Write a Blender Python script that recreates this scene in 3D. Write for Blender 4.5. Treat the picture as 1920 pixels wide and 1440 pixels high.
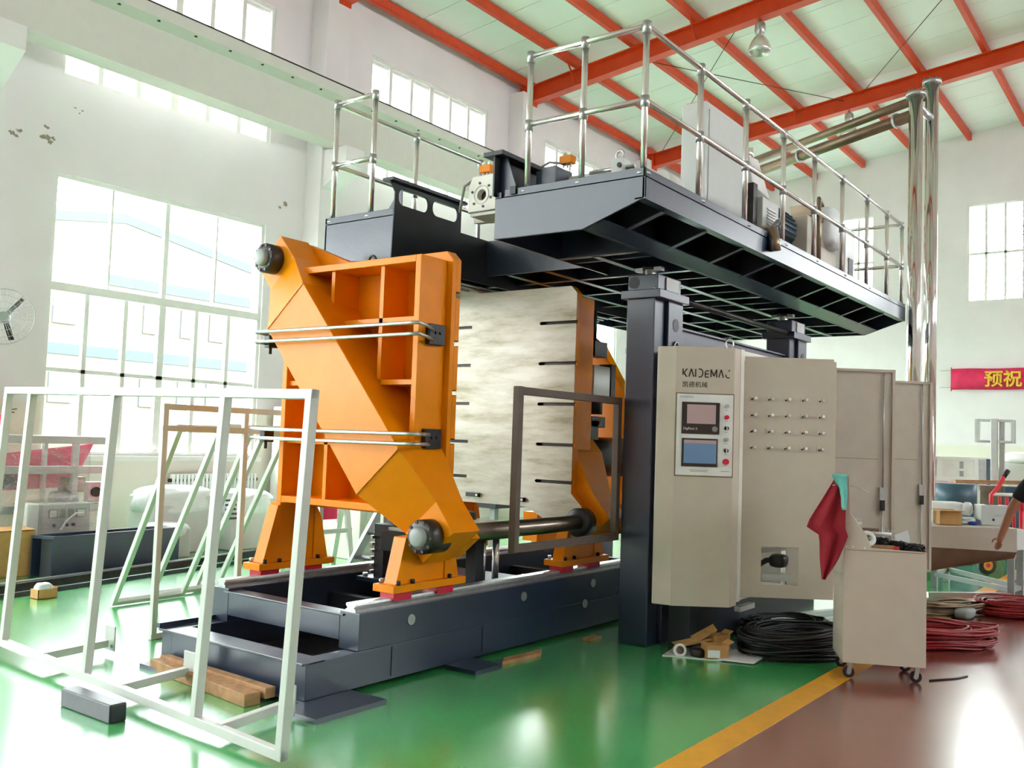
import bpy, bmesh, math, random
from mathutils import Vector, Matrix
from mathutils.geometry import tessellate_polygon
random.seed(7)
for o in list(bpy.data.objects): bpy.data.objects.remove(o, do_unlink=True)
S = bpy.context.scene
COL = S.collection
V = Vector
# ---------------------------------------------------------------- camera, sky, exposure
cam = bpy.data.cameras.new('camera'); camo = bpy.data.objects.new('camera', cam); COL.objects.link(camo)
yaw, pit, rol = math.radians(36.52577), math.radians(3.41361), math.radians(2.00054)
fw = V((math.cos(yaw)*math.cos(pit), math.sin(yaw)*math.cos(pit), math.sin(pit)))
rt = V((math.sin(yaw), -math.cos(yaw), 0)); up = rt.cross(fw)
r2 = rt*math.cos(rol) + up*math.sin(rol); u2 = -rt*math.sin(rol) + up*math.cos(rol)
camo.matrix_world = Matrix(((r2.x, u2.x, -fw.x, 0), (r2.y, u2.y, -fw.y, 0), (r2.z, u2.z, -fw.z, 1.6), (0, 0, 0, 1)))
cam.sensor_width = 36; cam.lens = 1765.7*36/1920; cam.clip_end = 300; cam.clip_start = 0.05
S.camera = camo
W = bpy.data.worlds.new('sky'); S.world = W; W.use_nodes = True
bg = W.node_tree.nodes['Background']; bg.inputs[0].default_value = (0.93, 0.98, 1.0, 1); bg.inputs[1].default_value = 15.0
S.view_settings.view_transform = 'Standard'; S.view_settings.look = 'None'
S.view_settings.gamma = 1; S.view_settings.use_curve_mapping = False; S.view_settings.exposure = 0.62
# ---------------------------------------------------------------- materials
def lin(c):
    return tuple((x/255/12.92 if x/255 <= .04045 else ((x/255+.055)/1.055)**2.4) for x in c)
def mat(name, rgb, rough=.5, metal=0, var=.06, scale=6, bump=0, bscale=40, spec=.5, coat=0):
    m = bpy.data.materials.new(name); m.use_nodes = True; nt = m.node_tree; p = nt.nodes['Principled BSDF']
    c = lin(rgb); p.inputs['Roughness'].default_value = rough; p.inputs['Metallic'].default_value = metal
    p.inputs['Specular IOR Level'].default_value = spec
    if coat: p.inputs['Coat Weight'].default_value = coat; p.inputs['Coat Roughness'].default_value = .08
    tc = nt.nodes.new('ShaderNodeTexCoord'); n = nt.nodes.new('ShaderNodeTexNoise')
    n.inputs['Scale'].default_value = scale; n.inputs['Detail'].default_value = 4
    nt.links.new(tc.outputs['Object'], n.inputs['Vector'])
    r = nt.nodes.new('ShaderNodeValToRGB'); r.color_ramp.elements[0].position = .3; r.color_ramp.elements[1].position = .7
    r.color_ramp.elements[0].color = tuple(x*(1-var) for x in c)+(1,); r.color_ramp.elements[1].color = tuple(min(1, x*(1+var)) for x in c)+(1,)
    nt.links.new(n.outputs['Fac'], r.inputs['Fac']); nt.links.new(r.outputs['Color'], p.inputs['Base Color'])
    if bump:
        n2 = nt.nodes.new('ShaderNodeTexNoise'); n2.inputs['Scale'].default_value = bscale; n2.inputs['Detail'].default_value = 3
        nt.links.new(tc.outputs['Object'], n2.inputs['Vector'])
        b = nt.nodes.new('ShaderNodeBump'); b.inputs['Strength'].default_value = bump; b.inputs['Distance'].default_value = .02
        nt.links.new(n2.outputs['Fac'], b.inputs['Height']); nt.links.new(b.outputs['Normal'], p.inputs['Normal'])
    return m
M = {}
M['orange'] = mat('orange_paint', (236, 138, 5), .32, var=.05, bump=.05, bscale=25, spec=.22)
M['steelblue'] = mat('blue_grey_paint', (32, 45, 68), .32, var=.1, bump=.04, bscale=30, spec=.95)
M['darkpaint'] = mat('dark_blue_grey_paint', (32, 37, 46), .4, var=.15, bump=.05)
M['black'] = mat('black_plastic', (22, 22, 25), .4)
M['rubber'] = mat('black_rubber', (24, 24, 26), .45, var=.2, scale=20)
M['beige'] = mat('beige_cabinet_paint', (206, 194, 179), .42, var=.03)
M['beigedark'] = mat('beige_door_inside', (208, 199, 184), .5, var=.05)
M['framewhite'] = mat('off_white_frame_paint', (204, 205, 200), .4, var=.04)
M['tiebar'] = mat('dark_tie_bar_steel', (124, 114, 104), .28, 1, var=.1)
M['white'] = mat('white_paint', (232, 232, 226), .4, var=.03)
M['cream'] = mat('cream_white_metal', (228, 226, 216), .45, var=.04)
M['mirror'] = mat('mirror_bright_steel', (225, 224, 220), .08, 1, var=.03)
M['chrome'] = mat('polished_steel', (236, 235, 230), .22, .8, var=.05)
M['steel'] = mat('machined_steel', (170, 166, 158), .3, 1, var=.1, scale=15)
M['galv'] = mat('galvanised_steel', (190, 192, 192), .32, .8, var=.1, scale=25)
M['darksteel'] = mat('blackened_steel', (58, 54, 52), .38, .6, var=.25, scale=12)
M['alu'] = mat('aluminium_profile', (205, 207, 205), .35, .6, var=.06)
M['red'] = mat('red_slide_plastic', (205, 25, 60), .35)
M['redpaint'] = mat('red_paint', (215, 40, 58), .4)
M['pink'] = mat('pink_red_cloth', (228, 45, 95), .7, var=.12, bump=.15, bscale=8)
M['redorange'] = mat('red_oxide_paint', (212, 62, 8), .45, var=.07)
M['wallc'] = mat('grey_plaster', (218, 214, 208), .8, var=.02)
M['whiteplastic'] = mat('white_plastic', (240, 240, 238), .35)
M['grey'] = mat('grey_paint', (150, 155, 152), .45)
M['lightgrey'] = mat('light_grey_paint', (205, 208, 204), .45, var=.03)
M['card'] = mat('cardboard', (196, 150, 92), .8, var=.08, scale=10)
M['wood'] = mat('raw_timber', (170, 126, 86), .7, var=.25, scale=14, bump=.1)
M['brown'] = mat('brown_grey_frame_paint', (92, 78, 70), .45, var=.12)
M['barrel'] = mat('blue_grey_enamel', (62, 90, 104), .4, var=.1)
M['yellow'] = mat('yellow_paint', (226, 160, 40), .3, var=.08, scale=9)
M['darkred'] = mat('dark_red_hose', (150, 28, 36), .25, var=.15, scale=20)
M['redcloth'] = mat('dark_red_cloth', (158, 26, 44), .8, var=.12, bump=.2, bscale=30)
M['teal'] = mat('turquoise_cloth', (112, 196, 186), .8, var=.1, bump=.2, bscale=30)
M['paper'] = mat('white_paper', (238, 238, 240), .7, var=.03)
M['skin'] = mat('skin', (176, 118, 88), .55, var=.08)
M['shirt'] = mat('black_shirt', (26, 27, 34), .85, var=.2)
M['trousers'] = mat('dark_trousers', (46, 50, 62), .85, var=.1)
M['hair'] = mat('black_hair', (18, 16, 15), .6)
M['screenpink'] = mat('pale_mauve_screen', (196, 168, 170), .25, var=.01)
M['screenblue'] = mat('blue_screen', (118, 152, 196), .25, var=.04, scale=3)
M['ink'] = mat('dark_print', (52, 38, 36), .6)
M['greyink'] = mat('grey_print', (150, 146, 148), .6)
M['gold'] = mat('gold_print', (236, 190, 60), .5)
M['greenlid'] = mat('green_plastic', (70, 150, 90), .4)
M['bldg'] = mat('pale_yellow_render', (100, 96, 82), .9, var=.02, scale=.3)
M['bldgband'] = mat('pale_blue_band', (64, 76, 86), .9)
M['bldgwin'] = mat('far_window', (78, 84, 90), .5)
M['ground'] = mat('concrete_yard', (120, 118, 112), .9)
M['leaf'] = mat('haze_paled_leaves', (134, 160, 122), .8, var=.3)  # green paled so the outdoor haze sits in the leaf colour
M['blue'] = mat('blue_rag', (50, 90, 190), .7)
M['reflector'] = mat('lamp_reflector', (225, 226, 222), .25, .7)
M['bronze'] = mat('bronze_pipe', (140, 122, 102), .35, .7, var=.15)
# worn mould face: brushed pale metal with stains
def mould_mat():
    m = mat('worn_mould_steel', (208, 200, 178), .45, .2, var=.05); nt = m.node_tree; p = nt.nodes['Principled BSDF']
    tc = nt.nodes.new('ShaderNodeTexCoord'); mp = nt.nodes.new('ShaderNodeMapping'); mp.inputs['Scale'].default_value = (1, .9, 4.5)
    n = nt.nodes.new('ShaderNodeTexNoise'); n.inputs['Scale'].default_value = 2.2; n.inputs['Detail'].default_value = 9; n.inputs['Roughness'].default_value = .65
    nt.links.new(tc.outputs['Object'], mp.inputs[0]); nt.links.new(mp.outputs[0], n.inputs['Vector'])
    r = nt.nodes.new('ShaderNodeValToRGB'); e = r.color_ramp.elements
    e[0].position = .3; e[0].color = lin((150, 139, 112))+(1,); e[1].position = .62; e[1].color = lin((198, 194, 182))+(1,)
    x = e.new(.45); x.color = lin((180, 173, 156))+(1,)
    nt.links.new(n.outputs['Fac'], r.inputs[0]); nt.links.new(r.outputs[0], p.inputs['Base Color'])
    r3 = nt.nodes.new('ShaderNodeMapRange'); r3.inputs[3].default_value = .55; r3.inputs[4].default_value = .3
    nt.links.new(n.outputs['Fac'], r3.inputs[0]); nt.links.new(r3.outputs[0], p.inputs['Roughness'])
    return m
M['mould'] = mould_mat()
def wall_mat():
    m = mat('plastered_wall', (226, 224, 217), .8); nt = m.node_tree; p = nt.nodes['Principled BSDF']
    g = nt.nodes.new('ShaderNodeNewGeometry'); sp = nt.nodes.new('ShaderNodeSeparateXYZ'); nt.links.new(g.outputs['Position'], sp.inputs[0])
    n = nt.nodes.new('ShaderNodeTexNoise'); n.inputs['Scale'].default_value = 1.2; n.inputs['Detail'].default_value = 6
    nt.links.new(g.outputs['Position'], n.inputs['Vector'])
    r = nt.nodes.new('ShaderNodeValToRGB'); e = r.color_ramp.elements; e[0].position = .25; e[1].position = .7
    e[0].color = lin((230, 224, 226))+(1,); e[1].color = lin((239, 233, 235))+(1,)
    nt.links.new(n.outputs['Fac'], r.inputs[0])
    st = nt.nodes.new('ShaderNodeMapRange'); st.inputs[1].default_value = 1.85; st.inputs[2].default_value = 1.92
    nt.links.new(sp.outputs['Z'], st.inputs[0])
    mx = nt.nodes.new('ShaderNodeMix'); mx.data_type = 'RGBA'
    nt.links.new(st.outputs[0], mx.inputs[0]); mx.inputs[6].default_value = lin((230, 223, 210))+(1,); nt.links.new(r.outputs[0], mx.inputs[7])
    # a few small blotches of peeled plaster
    vo = nt.nodes.new('ShaderNodeTexNoise'); vo.inputs['Scale'].default_value = 1.5; vo.inputs['Detail'].default_value = 12; vo.inputs['Roughness'].default_value = .7
    nt.links.new(g.outputs['Position'], vo.inputs['Vector'])
    r2_ = nt.nodes.new('ShaderNodeMapRange'); r2_.inputs[1].default_value = .735; r2_.inputs[2].default_value = .76
    nt.links.new(vo.outputs['Fac'], r2_.inputs[0])
    m2 = nt.nodes.new('ShaderNodeMix'); m2.data_type = 'RGBA'; nt.links.new(r2_.outputs[0], m2.inputs[0])
    nt.links.new(mx.outputs[2], m2.inputs[6]); m2.inputs[7].default_value = lin((120, 112, 95))+(1,)
    nt.links.new(m2.outputs[2], p.inputs['Base Color'])
    return m
M['wall'] = wall_mat()
M['peeled'] = mat('bare_grey_render', (150, 142, 124), .9, var=.3, scale=60)
M['ceil'] = mat('white_roof_sheet', (242, 246, 246), .5, var=.02, scale=2)
def floor_mat(name, a, b):
    m = mat(name, a, .16, var=0); nt = m.node_tree; p = nt.nodes['Principled BSDF']
    g = nt.nodes.new('ShaderNodeNewGeometry')
    n = nt.nodes.new('ShaderNodeTexNoise'); n.inputs['Scale'].default_value = 1.3; n.inputs['Detail'].default_value = 8; n.inputs['Roughness'].default_value = .6
    nt.links.new(g.outputs['Position'], n.inputs['Vector'])
    r = nt.nodes.new('ShaderNodeValToRGB'); e = r.color_ramp.elements; e[0].position = .3; e[1].position = .7
    e[0].color = lin(a)+(1,); e[1].color = lin(b)+(1,)
    nt.links.new(n.outputs['Fac'], r.inputs[0]); nt.links.new(r.outputs[0], p.inputs['Base Color'])
    mr = nt.nodes.new('ShaderNodeMapRange'); mr.inputs[3].default_value = .14; mr.inputs[4].default_value = .28
    nt.links.new(n.outputs['Fac'], mr.inputs[0]); nt.links.new(mr.outputs[0], p.inputs['Roughness'])
    n2 = nt.nodes.new('ShaderNodeTexNoise'); n2.inputs['Scale'].default_value = 3.5; n2.inputs['Detail'].default_value = 2
    nt.links.new(g.outputs['Position'], n2.inputs['Vector'])
    bm = nt.nodes.new('ShaderNodeBump'); bm.inputs['Strength'].default_value = .02; bm.inputs['Distance'].default_value = .02
    nt.links.new(n2.outputs['Fac'], bm.inputs['Height'])
    p.inputs['Coat Weight'].default_value = 1; p.inputs['Coat Roughness'].default_value = .2; p.inputs['Coat IOR'].default_value = 1.75; p.inputs['Specular IOR Level'].default_value = .8
    return m
M['floor'] = floor_mat('green_epoxy', (58, 164, 86), (74, 184, 98))
M['floorred'] = floor_mat('red_brown_epoxy', (128, 62, 50), (146, 76, 62))
def glass_mat(name, fac, col=(1, 1, 1), rough=.02):
    m = bpy.data.materials.new(name); m.use_nodes = True; nt = m.node_tree; nt.nodes.remove(nt.nodes['Principled BSDF'])
    t = nt.nodes.new('ShaderNodeBsdfTransparent'); g = nt.nodes.new('ShaderNodeBsdfGlossy'); g.inputs['Roughness'].default_value = rough
    t.inputs[0].default_value = col+(1,)
    x = nt.nodes.new('ShaderNodeMixShader'); x.inputs[0].default_value = fac
    nt.links.new(t.outputs[0], x.inputs[1]); nt.links.new(g.outputs[0], x.inputs[2]); nt.links.new(x.outputs[0], nt.nodes['Material Output'].inputs[0])
    return m
M['glass'] = glass_mat('window_glass', .06, (.97, .99, .98))
M['dimglass'] = glass_mat('light_dimming_glass', .05, (.52, .53, .52), .1)  # dark tint added to cut the daylight through high and front windows
def film_mat():
    m = glass_mat('plastic_film', .16, (.95, .95, .95), .18); nt = m.node_tree
    n = nt.nodes.new('ShaderNodeTexNoise'); n.inputs['Scale'].default_value = 9; n.inputs['Detail'].default_value = 5
    tc = nt.nodes.new('ShaderNodeTexCoord'); nt.links.new(tc.outputs['Object'], n.inputs['Vector'])
    b = nt.nodes.new('ShaderNodeBump'); b.inputs['Strength'].default_value = .8; b.inputs['Distance'].default_value = .05; nt.links.new(n.outputs['Fac'], b.inputs['Height'])
    for g in nt.nodes:
        if g.type == 'BSDF_GLOSSY': nt.links.new(b.outputs[0], g.inputs['Normal'])
    return m
M['film'] = film_mat()
M['wrap'] = mat('white_plastic_wrap', (226, 230, 230), .35, var=.05, scale=8, bump=.5, bscale=9)
# ---------------------------------------------------------------- mesh helpers
ORG = {}
def perp(d):
    d = V(d).normalized(); a = V((0, 0, 1)) if abs(d.z) < .9 else V((1, 0, 0))
    x = d.cross(a).normalized(); return x, x.cross(d).normalized()
class MB:
    def __init__(s): s.v = []; s.f = []; s.sm = []
    def add(s, vs, fs, sm=False):
        n = len(s.v); s.v += [V(v) for v in vs]; s.f += [tuple(i+n for i in f) for f in fs]; s.sm += [sm]*len(fs); return s
    def hexa(s, p):  # 8 points: bottom 4, top 4
        return s.add(p, [(0, 3, 2, 1), (4, 5, 6, 7), (0, 1, 5, 4), (1, 2, 6, 5), (2, 3, 7, 6), (3, 0, 4, 7)])
    def box(s, x0, x1, y0, y1, z0, z1):
        return s.hexa([(x0, y0, z0), (x1, y0, z0), (x1, y1, z0), (x0, y1, z0), (x0, y0, z1), (x1, y0, z1), (x1, y1, z1), (x0, y1, z1)])
    def obox(s, c, a, b, d):
        c, a, b, d = V(c), V(a), V(b), V(d)
        return s.hexa([c-a-b-d, c+a-b-d, c+a+b-d, c-a+b-d, c-a-b+d, c+a-b+d, c+a+b+d, c-a+b+d])
    def bar(s, p, q, w, h, upv=(0, 0, 1)):
        p, q = V(p), V(q); d = (q-p); u = V(upv)
        x = d.cross(u)
        if x.length < 1e-6: x = perp(d)[0]
        x.normalize(); y = x.cross(d).normalized()
        return s.obox((p+q)/2, d/2, x*w/2, y*h/2)
    def cyl(s, p, q, r, n=14, rb=None, cap=True):
        p, q = V(p), V(q); x, y = perp(q-p); rb = r if rb is None else rb
        vs = []
        for c, rr in ((p, r), (q, rb)):
            vs += [c+(x*math.cos(2*math.pi*i/n)+y*math.sin(2*math.pi*i/n))*rr for i in range(n)]
        s.add(vs, [(i, (i+1) % n, n+(i+1) % n, n+i) for i in range(n)], True)
        if cap: s.add(vs, [tuple(range(n))[::-1], tuple(range(n, 2*n))])
        return s
    def tube(s, pts, r, n=8, closed=False):
        pts = [V(p) for p in pts]; k = len(pts); vs = []; px = None
        for i, p in enumerate(pts):
            d = (pts[(i+1) % k if closed else min(i+1, k-1)]-pts[(i-1) % k if closed else max(i-1, 0)])
            if d.length < 1e-9: d = V((0, 0, 1))
            d.normalize()
            if px is None: px = perp(d)[0]
            px = (px-d*px.dot(d)); px = px.normalized() if px.length > 1e-6 else perp(d)[0]
            y = d.cross(px)
            vs += [p+(px*math.cos(2*math.pi*j/n)+y*math.sin(2*math.pi*j/n))*r for j in range(n)]
        fs = []
        for i in range(k if closed else k-1):
            a, b = i*n, ((i+1) % k)*n
            fs += [(a+j, a+(j+1) % n, b+(j+1) % n, b+j) for j in range(n)]
        s.add(vs, fs, True)
        if not closed: s.add(vs, [tuple(range(n))[::-1], tuple(range((k-1)*n, k*n))])
        return s
    def prism(s, outer, fn, t0, t1, holes=()):
        loops = [list(outer)]+[list(h) for h in holes]
        flat = [p for l in loops for p in l]; n = len(flat)
        tri = tessellate_polygon([[V((p[0], p[1], 0)) for p in l] for l in loops])
        vs = [V(fn(p[0], p[1], t0)) for p in flat]+[V(fn(p[0], p[1], t1)) for p in flat]
        fs = [tuple(t) for t in tri]+[tuple(i+n for i in t[::-1]) for t in tri]
        o = 0
        for l in loops:
            k = len(l); fs += [(o+i, o+(i+1) % k, n+o+(i+1) % k, n+o+i) for i in range(k)]; o += k
        return s.add(vs, fs)
    def lathe(s, prof, c, ax=(0, 0, 1), n=20):
        c = V(c); ax = V(ax).normalized(); x, y = perp(ax); vs = []
        for r, h in prof: vs += [c+ax*h+(x*math.cos(2*math.pi*j/n)+y*math.sin(2*math.pi*j/n))*r for j in range(n)]
        fs = []
        for i in range(len(prof)-1): fs += [(i*n+j, i*n+(j+1) % n, (i+1)*n+(j+1) % n, (i+1)*n+j) for j in range(n)]
        return s.add(vs, fs, True)
    def ball(s, c, r, n=12, sc=(1, 1, 1)):
        c = V(c); m = n//2; vs = []; fs = []
        for i in range(m+1):
            a = math.pi*i/m
            vs += [c+V((math.sin(a)*math.cos(2*math.pi*j/n)*sc[0], math.sin(a)*math.sin(2*math.pi*j/n)*sc[1], math.cos(a)*sc[2]))*r for j in range(n)]
        for i in range(m): fs += [(i*n+j, i*n+(j+1) % n, (i+1)*n+(j+1) % n, (i+1)*n+j) for j in range(n)]
        return s.add(vs, fs, True)
    def blob(s, c, rx, ry, rz, amp=.15, n=22, seed=0, flat=True):
        rnd = random.Random(seed); ph = [(rnd.uniform(2, 6), rnd.uniform(0, 6.3), rnd.uniform(1, 4)) for _ in range(5)]
        c = V(c); m = n//2; vs = []; fs = []
        for i in range(m+1):
            a = math.pi*i/m
            for j in range(n):
                t = 2*math.pi*j/n
                k = 1+sum(amp/3*math.sin(q*t*1.0+p+w*a*2) for q, p, w in [(round(q), p, w) for q, p, w in ph])*math.sin(a)
                x, y, z = math.sin(a)*math.cos(t)*k, math.sin(a)*math.sin(t)*k, math.cos(a)*(1 if k > 1 else k)
                sg = lambda v: math.copysign(abs(v)**.6, v)
                vs.append(c+V((sg(x)*rx, sg(y)*ry, sg(z)*rz)))
        for i in range(m): fs += [(i*n+j, i*n+(j+1) % n, (i+1)*n+(j+1) % n, (i+1)*n+j) for j in range(n)]
        return s.add(vs, fs, True)
    def build(s, name, m, parent=None, loc=None, bev=0, weld=True):
        if parent is not None: org = ORG[parent]
        elif loc is not None: org = V(loc)
        else:
            xs = [v.x for v in s.v]; ys = [v.y for v in s.v]; org = V(((min(xs)+max(xs))/2, (min(ys)+max(ys))/2, min(v.z for v in s.v)))
        me = bpy.data.meshes.new(name)
        me.from_pydata([v-org for v in s.v], [], s.f); me.polygons.foreach_set('use_smooth', s.sm)
        bm = bmesh.new(); bm.from_mesh(me)
        if weld: bmesh.ops.remove_doubles(bm, verts=bm.verts, dist=1e-5)
        bmesh.ops.recalc_face_normals(bm, faces=bm.faces); bm.to_mesh(me); bm.free()
        me.materials.append(M[m] if isinstance(m, str) else m)
        o = bpy.data.objects.new(name, me); COL.objects.link(o); ORG[o] = org.copy()
        if parent is not None: o.parent = parent
        else: o.location = org
        if bev:
            b = o.modifiers.new('bevel', 'BEVEL'); b.width = bev; b.segments = 2; b.limit_method = 'ANGLE'
        return o
def tag(o, label, cat, group=None):
    o['label'] = label; o['category'] = cat
    if group: o['group'] = group
    return o
def thing(name, label, cat, loc, group=None):
    o = bpy.data.objects.new(name, None); COL.objects.link(o); o.location = loc; o.empty_display_size = .1; ORG[o] = V(loc)
    return tag(o, label, cat, group)
def struct(o): o['kind'] = 'structure'; return o
def stuff(o): o['kind'] = 'stuff'; return o
def dup(root, delta, label=None):
    def cp(o, par):
        c = o.copy(); COL.objects.link(c); ORG[c] = ORG[o]+V(delta)
        if par is not None: c.parent = par
        for ch in o.children: cp(ch, c)
        return c
    c = cp(root, None); c.location = root.location+V(delta)
    if label: c['label'] = label
    return c
def text(name, body, size, org, ux, uy, m, parent, ext=.002, align='LEFT', bold=0):
    cu = bpy.data.curves.new(name, 'FONT'); cu.body = body; cu.size = size; cu.extrude = ext; cu.align_x = align; cu.bevel_depth = bold; cu.bevel_resolution = 0
    t = bpy.data.objects.new('tmp', cu); COL.objects.link(t)
    dg = bpy.context.evaluated_depsgraph_get(); dg.update()
    me = bpy.data.meshes.new_from_object(t.evaluated_get(dg)); bpy.data.objects.remove(t)
    ux, uy = V(ux).normalized(), V(uy).normalized(); uz = ux.cross(uy)
    R = Matrix((ux, uy, uz)).transposed().to_4x4(); me.transform(Matrix.Translation(V(org)-ORG[parent]) @ R)
    me.materials.clear(); me.materials.append(M[m])
    o = bpy.data.objects.new(name, me); COL.objects.link(o); o.parent = parent; ORG[o] = ORG[parent]; return o
yz = lambda a, b, t: (t, a, b)      # polygon in the y-z plane, thickness along x
xz = lambda a, b, t: (a, t, b)
xy = lambda a, b, t: (a, b, t)
def arc(c, r, a0, a1, n): return [(c[0]+r*math.cos(math.radians(a0+(a1-a0)*i/n)), c[1]+r*math.sin(math.radians(a0+(a1-a0)*i/n))) for i in range(n+1)]
# ================================================================ STRUCTURE
RZ = lambda y: 9.36+.122*(12-y) if y >= 0 else 9.36+.122*(12+y)      # underside of the roof sheets
b = MB().add([(-4, 2.05, 0), (27, 2.05, 0), (27, 12, 0), (-4, 12, 0)], [(0, 1, 2, 3)])
fl = struct(b.build('floor', 'floor', loc=(10, 2, 0)))
MB().add([(-4, -12, 0), (27, -12, 0), (27, 2.05, 0), (-4, 2.05, 0)], [(0, 1, 2, 3)]).build('red_floor_area', 'floorred', fl)
MB().box(-4, 27, 2.05, 2.23, 0, .002).build('painted_line', 'yellow', fl)
# yard outside
tag(MB().add([(-60, -60, -.12), (90, -60, -.12), (90, 90, -.12), (-60, 90, -.12)], [(0, 1, 2, 3)]).build('yard', 'ground', loc=(15, 15, -.12)), 'pale concrete yard outside the windows', 'ground')['kind'] = 'structure'
# left wall with two rows of window openings
bays = [-3.15, 2.35, 7.8, 13.35, 18.85, 24.3]
def wall_with_holes(name, axis, t0, t1, outer, holes, parent=None, loc=None):
    fn = (lambda a, c, t: (a, t, c)) if axis == 'y' else (lambda a, c, t: (t, a, c))
    return MB().prism(outer, fn, t0, t1, holes).build(name, 'wall', parent, loc)
hl = []
for c in bays:
    for z0, z1 in ((1.2, 4.88), (6.15, 8.41)):
        x0, x1 = max(c-1.7, -3.8), (c+1.7 if c > -3 else -.75)
        hl.append([(x0, z0), (x1, z0), (x1, z1), (x0, z1)])
wl = struct(wall_with_holes('wall_left', 'y', 12, 12.3, [(-4, 0), (27.3, 0), (27.3, 9.6), (-4, 9.6)], hl, loc=(11, 12, 0)))
PEEL = ((5.62, 5.26, .055), (5.97, 5.28, .075), (5.89, 5.42, .03), (9.86, 5.26, .05), (6.36, 5.72, .02))
pr9 = random.Random(11)
for px, pz, r_ in PEEL:
    for q in range(3):
        cx_, cz_, rr_ = px+pr9.uniform(-.1, .1), pz+pr9.uniform(-.07, .07), r_*pr9.uniform(.4, 1)
        pts = [(cx_+rr_*pr9.uniform(.35, 1.2)*math.cos(2*math.pi*i/11), cz_+rr_*.7*pr9.uniform(.3, 1.2)*math.sin(2*math.pi*i/11)) for i in range(11)]
        MB().prism(pts, lambda a, c, t: (a, t, c), 11.996, 12.0).build('peeled_patch', 'peeled', wl)
# unseen right wall; window openings added to brighten faces turned towards it
hr = [[(c-1.9, 6.15), (c+1.9, 6.15), (c+1.9, 8.41), (c-1.9, 8.41)] for c in bays[2:5]]
wr = struct(wall_with_holes('wall_right', 'y', -12.3, -12, [(-4, 0), (27.3, 0), (27.3, 9.6), (-4, 9.6)], hr, loc=(11, -12, 0)))
hb = [[(y0, z0), (y1, z0), (y1, z1), (y0, z1)] for y0, y1, z0, z1 in ((3.75, 5.12, 5.65, 8.28), (7.5, 8.85, 5.65, 8.28), (-.0, 1.36, 5.65, 8.28), (-3.75, -2.4, 5.65, 8.28), (-7.5, -6.1, 5.65, 8.28))]
wb = struct(wall_with_holes('wall_back', 'x', 27, 27.3, [(-12, 0), (12, 0), (12, RZ(12)+.1), (0, RZ(0)+.1), (-12, RZ(-12)+.1)], hb, loc=(27, 0, 0)))
# unseen front wall behind the camera; window openings sized to shape the light
hf = [[(y0, z0), (y1, z0), (y1, z1), (y0, z1)] for y0, y1, z0, z1 in ((6.0, 11.6, 5.6, 8.6), (7.4, 11.0, 1.6, 4.88))]
wf = struct(wall_with_holes('wall_front', 'x', -4.3, -4, [(-12, 0), (12, 0), (12, RZ(12)+.1), (0, RZ(0)+.1), (-12, RZ(-12)+.1)], hf, loc=(-4, 0, 0)))
for y0, y1, z0, z1 in ((6.0, 11.6, 5.6, 8.6), (7.4, 11.0, 1.6, 4.88)):
    MB().box(-4.12, -4.1, y0, y1, z0, z1).build('pane', 'dimglass', wf)
for h in hr: MB().box(h[0][0], h[1][0], -12.12, -12.1, 6.15, 8.41).build('pane', 'glass', wr)
# roof: sheets with open joints between them, dark felt above
b = MB()
for sgn in (1, -1):
    b.hexa([(-4, 0, RZ(0)+.05), (27.3, 0, RZ(0)+.05), (27.3, sgn*12.3, RZ(sgn*12.3)+.05), (-4, sgn*12.3, RZ(sgn*12.3)+.05),
            (-4, 0, RZ(0)+.15), (27.3, 0, RZ(0)+.15), (27.3, sgn*12.3, RZ(sgn*12.3)+.15), (-4, sgn*12.3, RZ(sgn*12.3)+.15)])
ce = struct(b.build('ceiling', 'grey', loc=(11, 0, 9.36)))
me0 = {}
for sgn in (1, -1):
    for i in range(32):
        x0 = -4+i*.98; x1 = min(x0+.966, 27)
        ob = MB().hexa([(x0, 0, RZ(0)), (x1, 0, RZ(0)), (x1, sgn*12, RZ(12)), (x0, sgn*12, RZ(12)),
                        (x0, 0, RZ(0)+.04), (x1, 0, RZ(0)+.04), (x1, sgn*12, RZ(12)+.04), (x0, sgn*12, RZ(12)+.04)]).build('roof_panel', 'ceil', ce)
# columns on the left wall with corbels for the crane beam
k = 0
for cx in (-.4, 5.0, 10.5, 16.0, 21.5, 26.75):
    k += 1
    b = MB().box(cx-.25, cx+.25, 11.62, 12, 0, 9.0)
    b.prism([(11.62, 5.6), (11.62, 6.24), (11.1, 6.24), (11.1, 5.95)], lambda y, z, t: (t, y, z), cx-.2, cx+.2)
    struct(b.build('trim_%d' % k, 'wall', loc=(cx, 11.8, 0)))
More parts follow.
